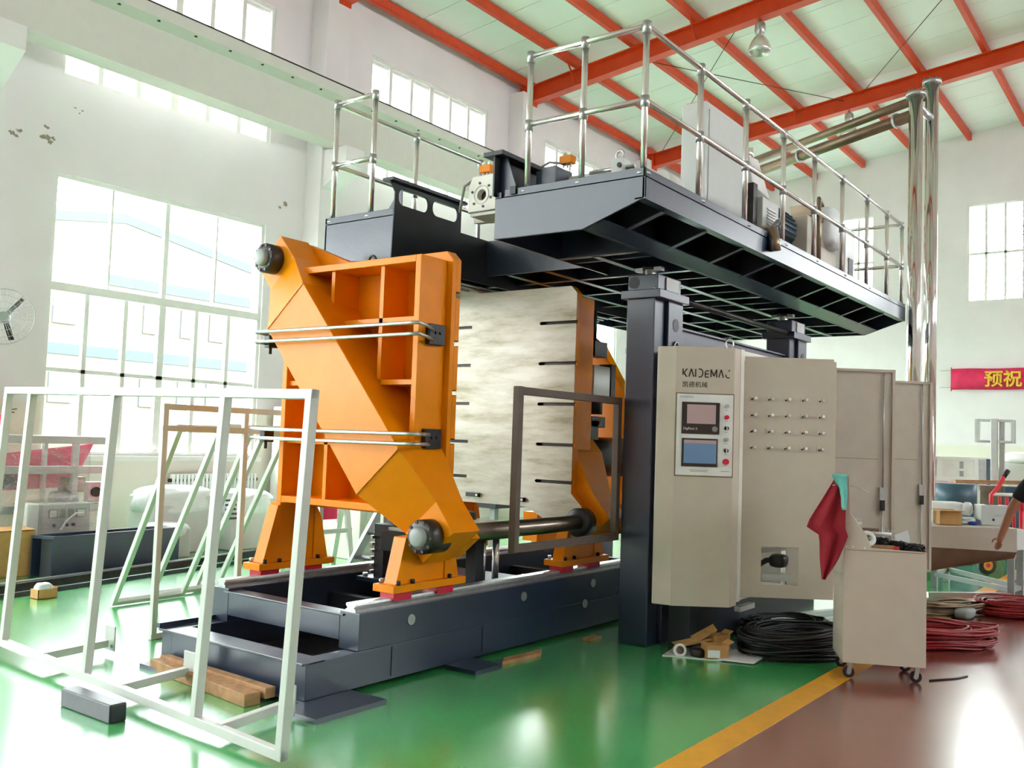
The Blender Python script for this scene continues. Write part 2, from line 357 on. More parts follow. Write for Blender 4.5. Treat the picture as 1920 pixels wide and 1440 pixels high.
# windows
nwin = 0
def window(kind, c, wall, fx, halfw=1.7):
    """fx(a, z, d) maps along-wall, height, depth-in-wall to world"""
    global nwin; nwin += 1
    z0, z1 = (1.2, 4.88) if kind == 'lower' else (6.15, 8.41) if kind == 'upper' else (5.65, 8.28)
    a0, a1 = c-halfw, c+halfw
    def bx(B, p0, p1, q0, q1, d0=.06, d1=.13):
        vs = [fx(p, q, d) for q in (q0, q1) for p, d in ((p0, d0), (p1, d0), (p1, d1), (p0, d1))]
        return B.hexa(vs)
    w = .055; b = MB()
    for p in ((a0, a0+w, z0, z1), (a1-w, a1, z0, z1), (a0+w, a1-w, z0, z0+w), (a0+w, a1-w, z1-w, z1)): bx(b, *p, .03, .16)
    win = struct(b.build('window_%d' % nwin, 'white', loc=fx(c, z0, .1)))
    panes = []; bars = []
    if kind == 'lower':
        zt = 3.4; bx(b2 := MB(), a0, a1, zt-.06, zt+.05, .02, .15).build('transom', 'white', win)
        bars.append((c-.05, c+.05, z0, zt)); bars.append((c-.035, c+.035, zt, z1))
        for s in (a0, c):
            bars.append((s+.85-.015, s+.85+.015, zt, z1))
            panes += [(s, s+.85, zt, z1), (s+.85, s+1.7, zt, z1)]
            for i in range(3):
                p0, p1 = s+i*1.7/3, s+(i+1)*1.7/3
                if i: bars.append((p0-.03, p0+.03, z0, zt))
                panes += [(p0, p1, z0, 2.31), (p0, p1, 2.31, zt)]
        bars.append((a0, a1, 2.285, 2.335))
        MB().hexa([fx(p, q, d) for q in (z0-.07, z0) for p, d in ((a0-.08, -.07), (a1+.08, -.07), (a1+.08, .1), (a0-.08, .1))]).build('window_sill', 'white', win)
    elif kind == 'upper':
        for i in range(6):
            p0, p1 = a0+i*(a1-a0)/6, a0+(i+1)*(a1-a0)/6
            if i: bars.append((p0-(.055 if i == 3 else .035), p0+(.055 if i == 3 else .035), z0, z1))
            panes.append((p0, p1, z0, z1))
    else:
        for i in range(3):
            p0, p1 = a0+i*(a1-a0)/3, a0+(i+1)*(a1-a0)/3
            if i: bars.append((p0-.03, p0+.03, z0, z1))
            panes += [(p0, p1, z0, 6.95), (p0, p1, 6.95, z1)]
        bars.append((a0, a1, 6.92, 6.98))
    for p in bars: bx(MB(), *p).build('glazing_bar', 'white', win)
    for p in panes: bx(MB(), *p, .09, .096).build('pane', 'dimglass' if kind == 'upper' else 'glass', win)
for c in bays:
    for kd in ('lower', 'upper'):
        hw = 1.7 if c > -3 else .95
        window(kd, c if c > -3 else -2.4, wl, lambda a, z, d: (a, 12+d, z), hw) if c > -3 else None
for y0, y1 in ((3.75, 5.12), (7.5, 8.85), (0, 1.36)):
    window('back', (y0+y1)/2, wb, lambda a, z, d: (27+d, a, z), (y1-y0)/2)
# rafters and purlins
for i, rx in enumerate((-.4, 5.1, 10.6, 16.1, 21.6)):
    r = thing('roof_rafter', ['orange-red roof rafter over the camera, nearest of the five', 'orange-red roof rafter second from the near end of the hall', 'orange-red roof rafter above the first wall column past the tall window',
              'orange-red roof rafter with the near high-bay lamp hanging from it', 'orange-red roof rafter farthest from the camera, with the small far lamp'][i], 'rafter', (rx, 11.6, 8.75), 'orange roof rafters')
    zt = lambda y: RZ(y)-.21; zb = lambda y: RZ(y)-.57
    for nm, lo, hi, hw in (('web', -.55, -.23, .006), ('bottom_flange', -.57, -.55, .11), ('top_flange', -.23, -.21, .11)):
        b = MB()
        for s in (1, -1):
            y1 = s*11.85
            b.hexa([(rx-hw, 0, RZ(0)+lo), (rx+hw, 0, RZ(0)+lo), (rx+hw, y1, RZ(y1)+lo), (rx-hw, y1, RZ(y1)+lo),
                    (rx-hw, 0, RZ(0)+hi), (rx+hw, 0, RZ(0)+hi), (rx+hw, y1, RZ(y1)+hi), (rx-hw, y1, RZ(y1)+hi)])
        b.build(nm, 'redorange', r)
    for y in (10.5, 7.8, 5.05, 2.4):
        for s in (-1, 1): MB().bar((rx+s*.05, y, zb(y)+.02), (rx+s*.4, y, RZ(y)-.16), .05, .012, (0, 1, 0)).build('flange_brace', 'redorange', r)
    MB().box(rx-.13, rx+.13, 11.6, 11.9, RZ(11.8)-.6, RZ(11.8)-.2).build('end_plate', 'redorange', r)
ordn = ['first', 'second', 'third', 'fourth', 'fifth', 'sixth', 'seventh', 'eighth', 'ninth']
for i, y in enumerate([11.75, 10.45, 9.15, 7.8, 6.42, 5.04, 3.74, 2.4, 1.05]):
    p = MB().box(-3.8, 26.95, y-.035, y+.035, RZ(y)-.2, RZ(y)-.025)
    p.box(-3.8, 26.95, y-.035, y+.06, RZ(y)-.21, RZ(y)-.195)
    tag(p.build('roof_purlin', 'redorange'), 'orange-red steel purlin under the white roof sheets, %s from the windowed wall' % ordn[i], 'purlin', 'orange roof purlins')
for i, (p, q) in enumerate((((16.1, 2.3), (21.5, 6.3)), ((16.1, 6.8), (21.5, 11.4)), ((16.1, 9.3), (21.5, 6.7)))):
    tag(MB().cyl((p[0], p[1], RZ(p[1])-.3-.04*(i == 2)), (q[0], q[1], RZ(q[1])-.3-.04*(i == 2)), .008, 6).build('bracing_rod', 'darksteel'),
        ['thin bracing rod under the roof, rightmost, reaching the far rafter', 'thin bracing rod under the roof above the tall grey cabinet', 'thin bracing rod under the roof crossing behind the near handrail corner'][i], 'rod', 'roof bracing rods')
# high-bay lamps
def lamp(x, y, ztop, label):
    t = thing('high_bay_lamp', label, 'lamp', (x, y, ztop), 'high-bay lamps')
    MB().cyl((x, y, ztop), (x, y, ztop-.06), .012, 8).build('hook', 'steel', t)
    MB().lathe([(0, -.06), (.07, -.06), (.095, -.09), (.1, -.2), (.085, -.26), (.05, -.29), (0, -.29)], (x, y, ztop), n=16).build('ballast_housing', 'galv', t)
    MB().lathe([(.05, -.28), (.1, -.33), (.16, -.42), (.2, -.54), (.205, -.62), (.2, -.62), (.195, -.54), (.155, -.425), (.09, -.34), (.04, -.3)], (x, y, ztop), n=24).build('reflector', 'reflector', t)
    MB().lathe([(0, -.32), (.03, -.33), (.035, -.42), (.05, -.48), (.03, -.54), (0, -.55)], (x, y, ztop), n=12).build('bulb', 'whiteplastic', t)
lamp(16.1, 6.55, RZ(6.55)-.57, 'metal high-bay lamp hanging from the rafter above the handrail')
lamp(21.6, 6.6, RZ(6.6)-.57, 'small far high-bay lamp half hidden behind the bright pipes')
# crane runway beam
t = thing('crane_runway_beam', 'grey-white crane runway beam along the windowed wall with a dark rail on top', 'beam', (11, 11.35, 6.25))
MB().box(-3.9, 26.9, 11.2, 11.55, 6.25, 6.9).build('web', 'wallc', t)
MB().hexa([(-3.9, 11.05, 6.98), (26.9, 11.05, 6.98), (26.9, 11.6, 6.98), (-3.9, 11.6, 6.98), (-3.9, 11.05, 7.14), (26.9, 11.05, 7.14), (26.9, 11.6, 7.14), (-3.9, 11.6, 7.14)]).build('top_flange', 'wallc', t)
MB().hexa([(-3.9, 11.2, 6.9), (26.9, 11.2, 6.9), (26.9, 11.55, 6.9), (-3.9, 11.55, 6.9), (-3.9, 11.05, 6.98), (26.9, 11.05, 6.98), (26.9, 11.6, 6.98), (-3.9, 11.6, 6.98)]).build('haunch', 'wallc', t)
MB().box(-3.9, 26.9, 11.22, 11.38, 7.14, 7.25).build('rail', 'darksteel', t)
for i in range(46): MB().cyl((-1.6+i*.565, 11.1, 6.985), (-1.6+i*.565, 11.1, 6.95), .025, 8).build('bolt', 'darksteel', t)
# the building across the yard
t = thing('building', 'pale yellow building with blue bands seen through the tall window', 'building', (20, 42, -.1))
MB().prism([(12, -.1), (45, -.1), (45, 8.6), (24.9, 11.85), (12, 9.8)], lambda a, z, q: (a, q, z), 42, 50).build('wall', 'bldg', t)
MB().prism([(12, 9.8), (12, 9.35), (24.9, 11.4), (45, 8.15), (45, 8.6), (24.9, 11.85)], lambda a, z, q: (a, q, z), 41.95, 42).build('eaves_band', 'bldgband', t)
for z in (8.3, 4.8): MB().box(12, 45, 41.95, 42, z, z+.5).build('blue_band', 'bldgband', t)
for z in (6.2, 2.6):
    for a in (17.5, 21.6, 26.1, 28.2, 29.9, 34.5): MB().box(a, a+1.1, 41.9, 42.02, z, z+1.5).build('window', 'bldgwin', t)
MB().add([(19, 41.5, 0), (19.4, 41.5, 0), (16.5, 41.5, 5.2), (16.1, 41.5, 5.2), (19, 41, 0), (19.4, 41, 0), (16.5, 41, 5.2), (16.1, 41, 5.2)], [(0, 1, 2, 3), (4, 7, 6, 5), (0, 4, 5, 1), (1, 5, 6, 2), (2, 6, 7, 3), (3, 7, 4, 0)]).build('stair_rail', 'cream', t)
# tree outside the back wall
t = thing('tree', 'leafy tree seen through the window of the back wall', 'tree', (34, 4.6, -.1))
MB().cyl((34, 4.6, -.1), (34, 4.6, 5), .25, 10, .15).build('trunk', 'wood', t)
b = MB(); rr = random.Random(3)
for i in range(420):
    c = V((34+rr.gauss(0, 1.0), 4.4+rr.gauss(0, 1.2), 7.2+rr.gauss(0, 1.3))); a = V((rr.uniform(-1, 1), rr.uniform(-1, 1), rr.uniform(-1, 1))).normalized()*.22; d = V((rr.uniform(-1, 1), rr.uniform(-1, 1), rr.uniform(-1, 1))).normalized()*.1
    b.add([c-a, c+d, c+a, c-d], [(0, 1, 2, 3)])
stuff(b.build('foliage', 'leaf', t, weld=False))
# ================================================================ MACHINE
# ---- base
t = thing('clamp_bed', 'dark blue-grey stepped steel machine base with two guide rails on top', 'machine bed', (3.82, 5.0, 0))
b = MB(); b.box(3.83, 9.6, 4.267, 4.387, .03, .25); b.box(3.83, 9.6, 5.6, 5.713, .03, .25)
b.build('lower_side', 'steelblue', t, bev=.004)
MB().box(3.83, 3.85, 4.387, 5.6, .03, .236).build('lower_end_plate', 'steelblue', t)
MB().box(3.80, 3.98, 4.267, 5.713, .236, .252).build('lower_end_flange', 'steelblue', t, bev=.003)
MB().box(3.80, 9.6, 5.70, 5.74, .252, .285).build('edge_angle', 'steelblue', t)
MB().box(3.98, 9.5, 4.39, 5.6, .03, .05).build('floor_plate', 'darkpaint', t)
b = MB(); b.box(4.247, 9.6, 4.262, 4.44, .252, .485)
b.build('upper_side', 'steelblue', t, bev=.004)
MB().box(4.247, 9.6, 5.57, 5.75, .252, .485).build('upper_side', 'steelblue', t, bev=.004)
MB().box(4.247, 4.30, 4.44, 5.57, .30, .455).build('upper_end_beam', 'steelblue', t, bev=.004)
MB().box(4.235, 4.36, 4.40, 5.61, .455, .468).build('upper_end_flange', 'steelblue', t, bev=.003)
for x in (5.2, 6.3, 7.6, 9.0): MB().box(x, x+.08, 4.44, 5.57, .10, .36).build('cross_member', 'darkpaint', t)
for y in (4.35, 5.66):
    MB().prism([(y-.045, .485), (y+.045, .485), (y+.045, .5), (y+.028, .512), (y+.045, .527), (y+.04, .54), (y-.04, .54), (y-.045, .527), (y-.028, .512), (y-.045, .5)], yz, 4.25, 9.4).build('guide_rail', 'galv', t)
for x0, x1, y0, y1 in ((3.64, 4.2, 3.96, 4.27), (3.69, 4.0, 5.53, 5.74), (5.1, 5.4, 4.0, 4.27), (3.79, 3.83, 4.27, 5.6)):
    MB().box(x0, x1, y0, y1, .0, .03).build('foot_flange', 'steelblue', t)
for x, z in ((4.72, .39), (6.0, .40), (7.02, .40), (6.9, .24)):
    MB().cyl((x, 4.263, z), (x, 4.254, z), .035, 18).build('round_plug', 'galv', t)
for x in (4.55, 5.5): MB().box(x, x+.006, 4.262, 4.266, .05, .24).build('joint_seam', 'darkpaint', t)
# ---- platens
TA = V((0, 4.16, .945)); TB = V((0, 5.90, 2.95)); DU = (TB-TA).normalized(); DN = V((0, DU.z, -DU.y)); DL = (TB-TA).length
PC = 5.04
def beam_pt(s, w, x): p = TA+DU*s+DN*w; return (x, p.y, p.z)
def platen_outline(ym, yM, z0, z1, ch=.06, slots=(), hw=.014, ln=.36):
    q = lambda l: [(p[1], p[2]) for p in l]
    lo = q([beam_pt(-.10, .15, 0), beam_pt(-.10, -.08, 0)]); hi = q([beam_pt(DL+.10, -.15, 0), beam_pt(DL+.10, .08, 0)])
    o = [(ym+.45, z0)]+lo+[(ym, z0+.14)]
    for z in slots: o += [(ym, z-hw)]+[(p[0], p[1]) for p in arc((ym+ln, z), hw, -90, 90, 5)]+[(ym, z+hw)]
    o += [(ym, z1-ch), (ym+ch, z1), (yM-.45, z1)]+hi+[(yM, z1-.14)]
    for z in slots[::-1]: o += [(yM, z+hw), (yM-ln, z+hw), (yM-ln, z-hw), (yM, z-hw)]
    return o+[(yM, z0+ch), (yM-ch, z0)]
def platen(name, label, xface, xrib, foot0, sgn, facem):
    """xface: mould face plane; xrib: outer plane of the ribs"""
    t = thing(name, label, 'platen', ((xface+xrib)/2, PC, .575), 'clamp platens')
    xb = xface-.09*sgn          # back of the plate (sgn=+1: the face looks to +x)
    out = platen_outline(4.295, 5.785, 1.03, 2.93)
    MB().prism(out, yz, xface-.045*sgn, xb).build('mould_plate', 'orange', t, bev=.004)
    MB().box(min(xface-.044*sgn, xface-.05*sgn), max(xface-.044*sgn, xface-.05*sgn), 4.31, 5.77, 1.15, 2.80).build('slot_shade_sheet', 'darksteel', t)  # dark sheet added behind the slots: their shade put into its colour
    so = platen_outline(4.295, 5.785, 1.03, 2.93, .06, (1.26, 1.575, 1.92, 2.27, 2.62))
    MB().prism(platen_outline(4.295, 5.785, 1.03, 2.93, .06, (1.26, 1.575, 1.92, 2.27, 2.62), .022, .375), yz, xface-.005*sgn, xface-.045*sgn).build('slotted_plate', 'orange', t)
    MB().prism(so, yz, xface, xface-.005*sgn).build('mould_face', facem, t)
    x0, x1 = sorted((xb, xrib))
    yl, yr = 4.345, 5.735; w = .05
    MB().box(x0, x1, yl, yl+w, 1.07, 2.86).build('side_rib', 'orange', t, bev=.004)
    MB().box(x0, x1, yr-w, yr, 1.07, 2.86).build('side_rib', 'orange', t, bev=.004)
    MB().box(x0, x1, yl+w, yr-w, 2.81, 2.86).build('top_rib', 'orange', t, bev=.004)
    MB().box(x0, x1, yl+w, yr-w, 1.07, 1.12).build('bottom_rib', 'orange', t, bev=.004)
    xi0, xi1 = (x0+.05, x1) if xrib > xface else (x0+.03, x1)
    for y in (4.72, 5.23): MB().box(xi0, xi1, y, y+.035, 1.12, 2.81).build('vertical_rib', 'orange', t)
    for z in (1.52, 1.96, 2.4): MB().box(xi0, xi1, yl+w, yr-w, z, z+.035).build('horizontal_rib', 'orange', t)
    # diagonal box beam carrying the two tie bars
    xm = xrib-.17*sgn if True else 0; xe = xrib-.0*sgn; xback = xface-.09*sgn
    prof = [(-.10, xe, .17), (.15, xe, .175), (.545, xm, .25), (DL-.545, xm, .25), (DL-.15, xe, .175), (DL+.10, xe, .17)]
    vs = []; fs = []
    for s_, x_, w_ in prof:
        vs += [beam_pt(s_, -w_, x_), beam_pt(s_, w_, x_), beam_pt(s_, w_, xback), beam_pt(s_, -w_, xback)]
    for i in range(len(prof)-1):
        a, c = 4*i, 4*i+4
        for j in range(4): fs.append((a+j, a+(j+1) % 4, c+(j+1) % 4, c+j))
    fs += [(0, 1, 2, 3), tuple(len(vs)-4+j for j in range(4))]
    MB().add(vs, fs).build('diagonal_beam', 'orange', t, bev=.004)
    for s_ in (.545, DL-.545):
        MB().bar(beam_pt(s_, -.245, xm-.002*sgn), beam_pt(s_, .245, xm-.002*sgn), .012, .008, (1, 0, 0)).build('weld_seam', 'orange', t)
    # feet on the guide rails
    fx0, fx1 = foot0, foot0+.74
    for yc in (4.35, 5.70):
        s = 1 if yc > 5 else -1
        MB().box(fx0, fx1, yc-.095, yc+.095, .577, .625).build('foot_plate', 'orange', t, bev=.003)
        xm0, xm1 = fx0+.2, fx1-.2
        MB().box(xm0, xm1, yc-.055, yc+.055, .625, 1.07 if s > 0 else .93).build('foot_column', 'orange', t, bev=.004)
        for yy in (yc-.066,):
            zg = 1.05 if s > 0 else .93
            MB().prism([(fx0+.05, .625), (xm0+.0, .625), (xm0, zg), (fx0+.17 if s > 0 else fx0+.13, zg)], xz, yy, yy+.11).build('gusset', 'orange', t, bev=.003)
            MB().prism([(fx1-.05, .625), (xm1, .625), (xm1, 1.06), (fx1-.13, .95)], xz, yy, yy+.11).build('gusset', 'orange', t, bev=.003)
        for xx in (fx0+.06, fx0+.2, fx1-.16):
            MB().cyl((xx, yc-.078, .625), (xx, yc-.078, .653), .015, 8).build('bolt', 'black', t)
        MB().cyl((fx0+.06, yc+.078, .625), (fx0+.06, yc+.078, .653), .015, 8).build('bolt', 'galv', t)
        for xx in (fx0+.04, fx1-.27): MB().box(xx, xx+.17, yc-.065, yc+.065, .52, .577).build('slide_carriage', 'red', t, bev=.004)
    return t
pf = platen('front_platen', 'orange ribbed clamp platen nearest the camera with a thick diagonal beam', 5.14, 4.77, 4.535, 1, 'orange')
pr_ = platen('rear_platen', 'orange clamp platen behind the brown frame with a worn pale slotted mould face', 6.68, 7.05, 6.53, -1, 'mould')
for y, z in ((5.33, 1.10), (4.83, 1.09)):
    MB().box(6.645, 6.69, y-.07, y+.07, z-.018, z+.018).build('stop_block', 'black', pr_)
    MB().cyl((6.65, y-.055, z), (6.64, y-.055, z), .01, 8).build('stop_bolt', 'galv', pr_)
# oil pipes, manifolds and lifting eye on the front platen
for z1, z2 in ((2.345, 2.272), (1.618, 1.552)):
    for z in (z1, z2):
        MB().tube([(4.87, 4.30, z), (4.7, 4.2, z), (4.535, 4.13, z), (4.525, 4.2, z), (4.525, 5.70, z), (4.535, 5.78, z), (4.66, 5.80, z)], .0125, 8).build('oil_pipe', 'galv', pf)
    m = MB().box(4.84, 5.0, 4.30, 4.345, z2-.03, z1+.04).build('manifold_block', 'black', pf, bev=.004)
    for xx, zz in ((4.9, z1-.02), (4.95, z1-.02), (4.88, z2+.01)): MB().cyl((xx, 4.302, zz), (xx, 4.29, zz), .011, 8).build('fitting', 'darksteel', m)
    m = MB().box(4.63, 4.72, 5.74, 5.80, z2-.03, z1-.01).build('manifold_block', 'black', pf, bev=.004)
    MB().cyl((4.66, 5.76, z2-.03), (4.66, 5.76, z2-.08), .012, 8).build('fitting', 'darksteel', m)
MB().tube([(4.95, 5.0+.035*math.cos(a), 2.90+.035*math.sin(a)) for a in [2*math.pi*i/14 for i in range(14)]], .01, 8, True).build('lifting_eye', 'darksteel', pf)
# ---- tie bars
def tiebar(c, label):
    y, z = c; t = thing('tie_bar', label, 'tie bar', (4.6, y, z), 'tie bars')
    MB().cyl((4.66, y, z), (8.8, y, z), .062, 24).build('shaft', 'tiebar', t)
    nut = MB().lathe([(0, 4.655), (.07, 4.655), (.105, 4.66), (.115, 4.67), (.115, 4.86), (0, 4.86)], (0, y, z), (1, 0, 0), 28).build('nut', 'darksteel', t)
    for i in range(10):
        a = 2*math.pi*i/10; MB().cyl((4.653, y+.098*math.cos(a), z+.098*math.sin(a)), (4.70, y+.098*math.cos(a), z+.098*math.sin(a)), .012, 6).build('nut_notch', 'black', nut)
    MB().lathe([(0, 4.615), (.05, 4.617), (.065, 4.627), (.068, 4.66)], (0, y, z), (1, 0, 0), 24).build('end_cap', 'grey', t)
    MB().lathe([(.06, 6.57), (.11, 6.57), (.118, 6.58), (.118, 6.69), (.06, 6.69)], (0, y, z), (1, 0, 0), 28).build('collar', 'black', t)
tiebar((4.16, .945), 'thick steel tie bar low on the near side, between dark nut and black collar')
tiebar((5.90, 2.95), 'tie bar of the upper far corner, its dark nut sticking out past the orange platen')
# ---- third clamp plate, cylinder, valves
t = thing('end_platen', 'orange end platen of the clamp, mostly hidden behind the dark column', 'platen', (8.4, PC, .575))
MB().prism([(4.3, .86), (5.75, .86), (5.75, 1.0), (4.9, 1.0), (4.9, 1.16), (5.3, 1.16), (5.75, 1.3), (6.05, 2.75), (5.85, 3.05), (5.55, 3.0), (5.03, 2.6), (4.70, 2.06), (4.62, 1.75), (4.3, 1.5)], yz, 8.3, 8.45).build('plate', 'orange', t, bev=.005)
MB().cyl((7.06, 4.16, .945), (8.3, 4.16, .945), .13, 22).build('tie_bar_sleeve', 'orange', t)
for yc in (4.35, 5.70): MB().box(8.1, 8.7, yc-.09, yc+.09, .56, .86).build('foot_block', 'orange', t)
t = thing('clamp_cylinder', 'black hydraulic cylinder between the two rear orange platens', 'cylinder', (7.4, 4.7, 1.45))
MB().cyl((7.23, 4.72, 1.47), (8.3, 4.72, 1.47), .19, 26).build('barrel', 'black', t)
MB().box(7.1, 7.3, 4.42, 4.62, 1.63, 1.80).build('port_block', 'black', t)
t = thing('valve_stack', 'grey and black valve stack mounted beside the pale mould plate', 'valve', (7.3, 4.45, 1.75))
MB().box(7.2, 7.48, 4.42, 4.55, 2.03, 2.30).build('solenoid', 'lightgrey', t, bev=.006)
MB().box(7.2, 7.42, 4.42, 4.53, 2.38, 2.52).build('upper_block', 'black', t, bev=.006)
MB().cyl((7.3, 4.47, 1.86), (7.3, 4.47, 2.0), .075, 16).build('pilot_head', 'black', t)
MB().box(7.18, 7.42, 4.42, 4.55, 1.74, 1.84).build('base_block', 'darksteel', t, bev=.006)
MB().box(7.5, 7.58, 4.42, 4.55, 1.98, 2.33).build('terminal_plate', 'darksteel', t)
MB().tube([(7.25, 4.46, 2.52), (7.25, 4.46, 2.8)], .02).build('upper_hose', 'black', t)
# ---- blow-pin station between the platens
t = thing('blow_pin_station', 'dark steel lift table with bright guide rods between the two orange platens', 'lift table', (5.9, 4.95, .45))
MB().box(5.42, 6.45, 4.5, 5.5, .44, .475).build('base_plate', 'steelblue', t, bev=.004)
MB().box(5.45, 6.3, 4.6, 5.35, .80, .90).build('top_plate', 'darkpaint', t, bev=.004)
MB().box(5.42, 5.55, 4.72, 5.25, .70, .86).build('front_housing', 'darkpaint', t, bev=.006)
MB().box(5.40, 5.5, 4.95, 5.15, .865, .89).build('slotted_plate', 'galv', t)
for x, y in ((5.55, 5.2), (5.6, 4.68), (6.15, 4.66), (6.1, 5.2), (5.95, 4.64)): MB().cyl((x, y, .475), (x, y, .80), .028, 14).build('guide_rod', 'chrome', t)
for x, y in ((5.5, 5.34), (5.78, 4.62)): MB().box(x, x+.1, y-.05, y+.05, .475, .86).build('channel_post', 'darkpaint', t)
for i in range(6): MB().box(5.47, 5.5, 5.385, 5.41, .5+i*.055, .525+i*.055).build('rack_tooth', 'galv', t)
for x, y in ((5.47, 4.55), (5.47, 5.45), (6.4, 4.55)): MB().cyl((x, y, .475), (x, y, .5), .022, 6).build('bolt', 'galv', t)
MB().box(5.6, 6.3, 4.7, 5.25, .90, .93).build('tray', 'lightgrey', t)
MB().blob((6.1, 4.98, .955), .12, .09, .05, seed=4).build('valve_body', 'black', t)
# ---- jack columns
def column(x, y, label):
    t = thing('jack_column', label, 'column', (x, y, 0), 'platform jack columns')
    MB().box(x-.15, x+.02, y-.125, y+.135, .0, 2.80).build('main_tube', 'steelblue', t, bev=.01)
    MB().box(x+.04, x+.30, y-.155, y+.12, .0, 2.80).build('side_box', 'steelblue', t, bev=.006)
    MB().cyl((x+.17, y-.152, 2.60), (x+.17, y-.158, 2.60), .055, 18).build('round_opening', 'black', t)
    MB().tube([(x+.17+.04*math.cos(a), y-.165, 2.42+.04*math.sin(a)) for a in [2*math.pi*i/14 for i in range(14)]], .009, 6, True).build('lifting_eye', 'galv', t)
    MB().box(x-.19, x+.34, y-.19, y+.17, 2.79, 2.86).build('cap_plate', 'steelblue', t, bev=.005)
    bl = MB().box(x-.15, x+.26, y-.15, y+.13, 2.86, 2.99).build('gear_box', 'steelblue', t, bev=.008)
    MB().cyl((x-.15, y+.07, 2.925), (x-.154, y+.07, 2.925), .05, 16).build('cover_disc', 'darkpaint', bl)
    MB().box(x-.02, x+.2, y-.16, y-.15, 2.87, 2.975).build('side_cover', 'lightgrey', bl)
    for k in (-1, 1): MB().cyl((x+.07+k*.21, y-.12, 2.86), (x+.07+k*.21, y-.12, 2.885), .012, 6).build('bolt', 'galv', t)
    MB().lathe([(0, 2.99)]+[(r_, 2.99+.006*i) for i in range(15) for r_ in ([.048] if i % 2 else [.058])]+[(0, 3.075)], (x-.02, y-.0, 0), n=18).build('jack_screw', 'steel', t)
    for k in (-1, 1): MB().bar((x-.02, y+k*.05, 3.05), (x-.02, y+k*.12, 3.05), .06, .03).build('nut_lug', 'galv', t)
    MB().cyl((x-.02, y, 3.045), (x-.02, y, 3.078), .07, 6).build('nut', 'darksteel', t)
column(6.90, 3.715, 'dark blue-grey jack column standing left of the control cabinet')
column(9.95, 3.715, 'jack column rising behind the open control cabinet, right of the lettered console')
column(6.90, 6.36, 'jack column on the far side of the clamp, hidden behind the orange platens')
column(11.0, 6.0, 'rear jack column on the far side, seen dark under the platform')
MB_ = MB().cyl((7.16, 3.62, 2.845), (9.80, 3.62, 2.845), .028, 12)
tag(MB_.build('drive_shaft', 'darksteel'), 'dark drive shaft linking the two near jack columns under the platform', 'shaft')
t = thing('cross_beam', 'pale steel beam between the near jack columns above the cabinet', 'beam', (8.5, 3.72, 2.46))
MB().box(7.2, 9.8, 3.66, 3.80, 2.46, 2.60).build('web', 'steelblue', t, bev=.004)
MB().box(7.2, 9.8, 3.63, 3.83, 2.60, 2.615).build('top_flange', 'steelblue', t)
# ---- upper platform
P0 = 5.456; P1 = 12.158
t = thing('extruder_platform', 'large dark blue-grey overhead platform carrying the extruder and handrails', 'platform', (P0, 4.5, 3.0))
MB().prism([(3.0, 3.385), (3.0, 3.243), (3.485, 3.077), (4.255, 3.082), (4.255, 3.385)], yz, P0, P0+.02).build('front_skirt', 'steelblue', t, bev=.003)
MB().box(P0, P0+.016, 3.0, 4.17, 3.391, 3.446).build('toe_plate', 'steelblue', t, bev=.003)
MB().box(P0, P0+.016, 4.2, 4.255, 3.391, 3.43).build('toe_plate', 'steelblue', t)
MB().prism([(5.3, 3.385), (5.3, 3.01), (6.1, 3.075), (6.1, 3.385)], yz, P0, P0+.02).build('front_skirt', 'steelblue', t, bev=.003)
MB().box(P0, P0+.016, 5.3, 6.1, 3.391, 3.446).build('toe_plate', 'steelblue', t, bev=.003)
MB().box(P0, P1, 3.0, 3.02, 3.243, 3.385).build('side_fascia', 'steelblue', t, bev=.003)
MB().box(P0, P1, 3.0, 3.016, 3.391, 3.446).build('toe_plate', 'steelblue', t, bev=.003)
MB().box(P0, P1, 6.08, 6.1, 3.075, 3.446).build('side_fascia', 'steelblue', t)
MB().prism([(3.0, 3.446), (3.0, 3.243), (3.485, 3.077), (6.1, 3.077), (6.1, 3.446)], yz, P1-.02, P1).build('end_skirt', 'steelblue', t)
MB().box(P0, P1, 3.0, 3.075, 3.236, 3.246).build('fascia_flange', 'steelblue', t)
d = V((0, .485, -.166)).normalized(); n_ = V((0, -.166, -.485)).normalized()
b = MB(); cc = V((0, 3.41, 3.103)); b.obox(((P0+P1)/2, cc.y-n_.y*.006, cc.z-n_.z*.006), ((P1-P0)/2-.03, 0, 0), d*.085, n_*.006); b.build('edge_girder', 'steelblue', t)
for i in range(9):
    x = 5.82+i*.695
    MB().prism([(3.02, 3.243), (3.47, 3.089), (3.47, 3.39), (3.02, 3.39)], yz, x-.005, x+.005).build('slope_rib', 'darkpaint', t)  # slope ribs and girder web painted darker to carry the cavity shade
    a = V((x, 3.05, 3.228)); e = V((x, 3.36, 3.122)); MB().bar(a, e, .055, .008, n_).build('rib_flange', 'steelblue', t)
MB().box(P0+.02, P1-.02, 3.47, 3.48, 3.08, 3.395).build('girder_web', 'darkpaint', t)
MB().box(P0+.02, P1-.02, 3.02, 4.25, 3.395, 3.41).build('deck_plate', 'steelblue', t)
MB().box(P0+.02, P1-.02, 5.3, 6.08, 3.395, 3.41).build('deck_plate', 'steelblue', t)
MB().box(6.70, P1-.02, 4.25, 5.3, 3.395, 3.41).build('deck_plate', 'steelblue', t)
MB().box(6.68, 6.70, 4.25, 5.3, 3.08, 3.40).build('slot_end_plate', 'steelblue', t)
def ibeam(p, q, hgt, wid, nm):
    b = MB(); p, q = V(p), V(q)
    b.bar(p+V((0, 0, .005)), q+V((0, 0, .005)), wid, .01); b.bar(p+V((0, 0, hgt/2)), q+V((0, 0, hgt/2)), .01, hgt)
    b.build(nm, 'steelblue', t)
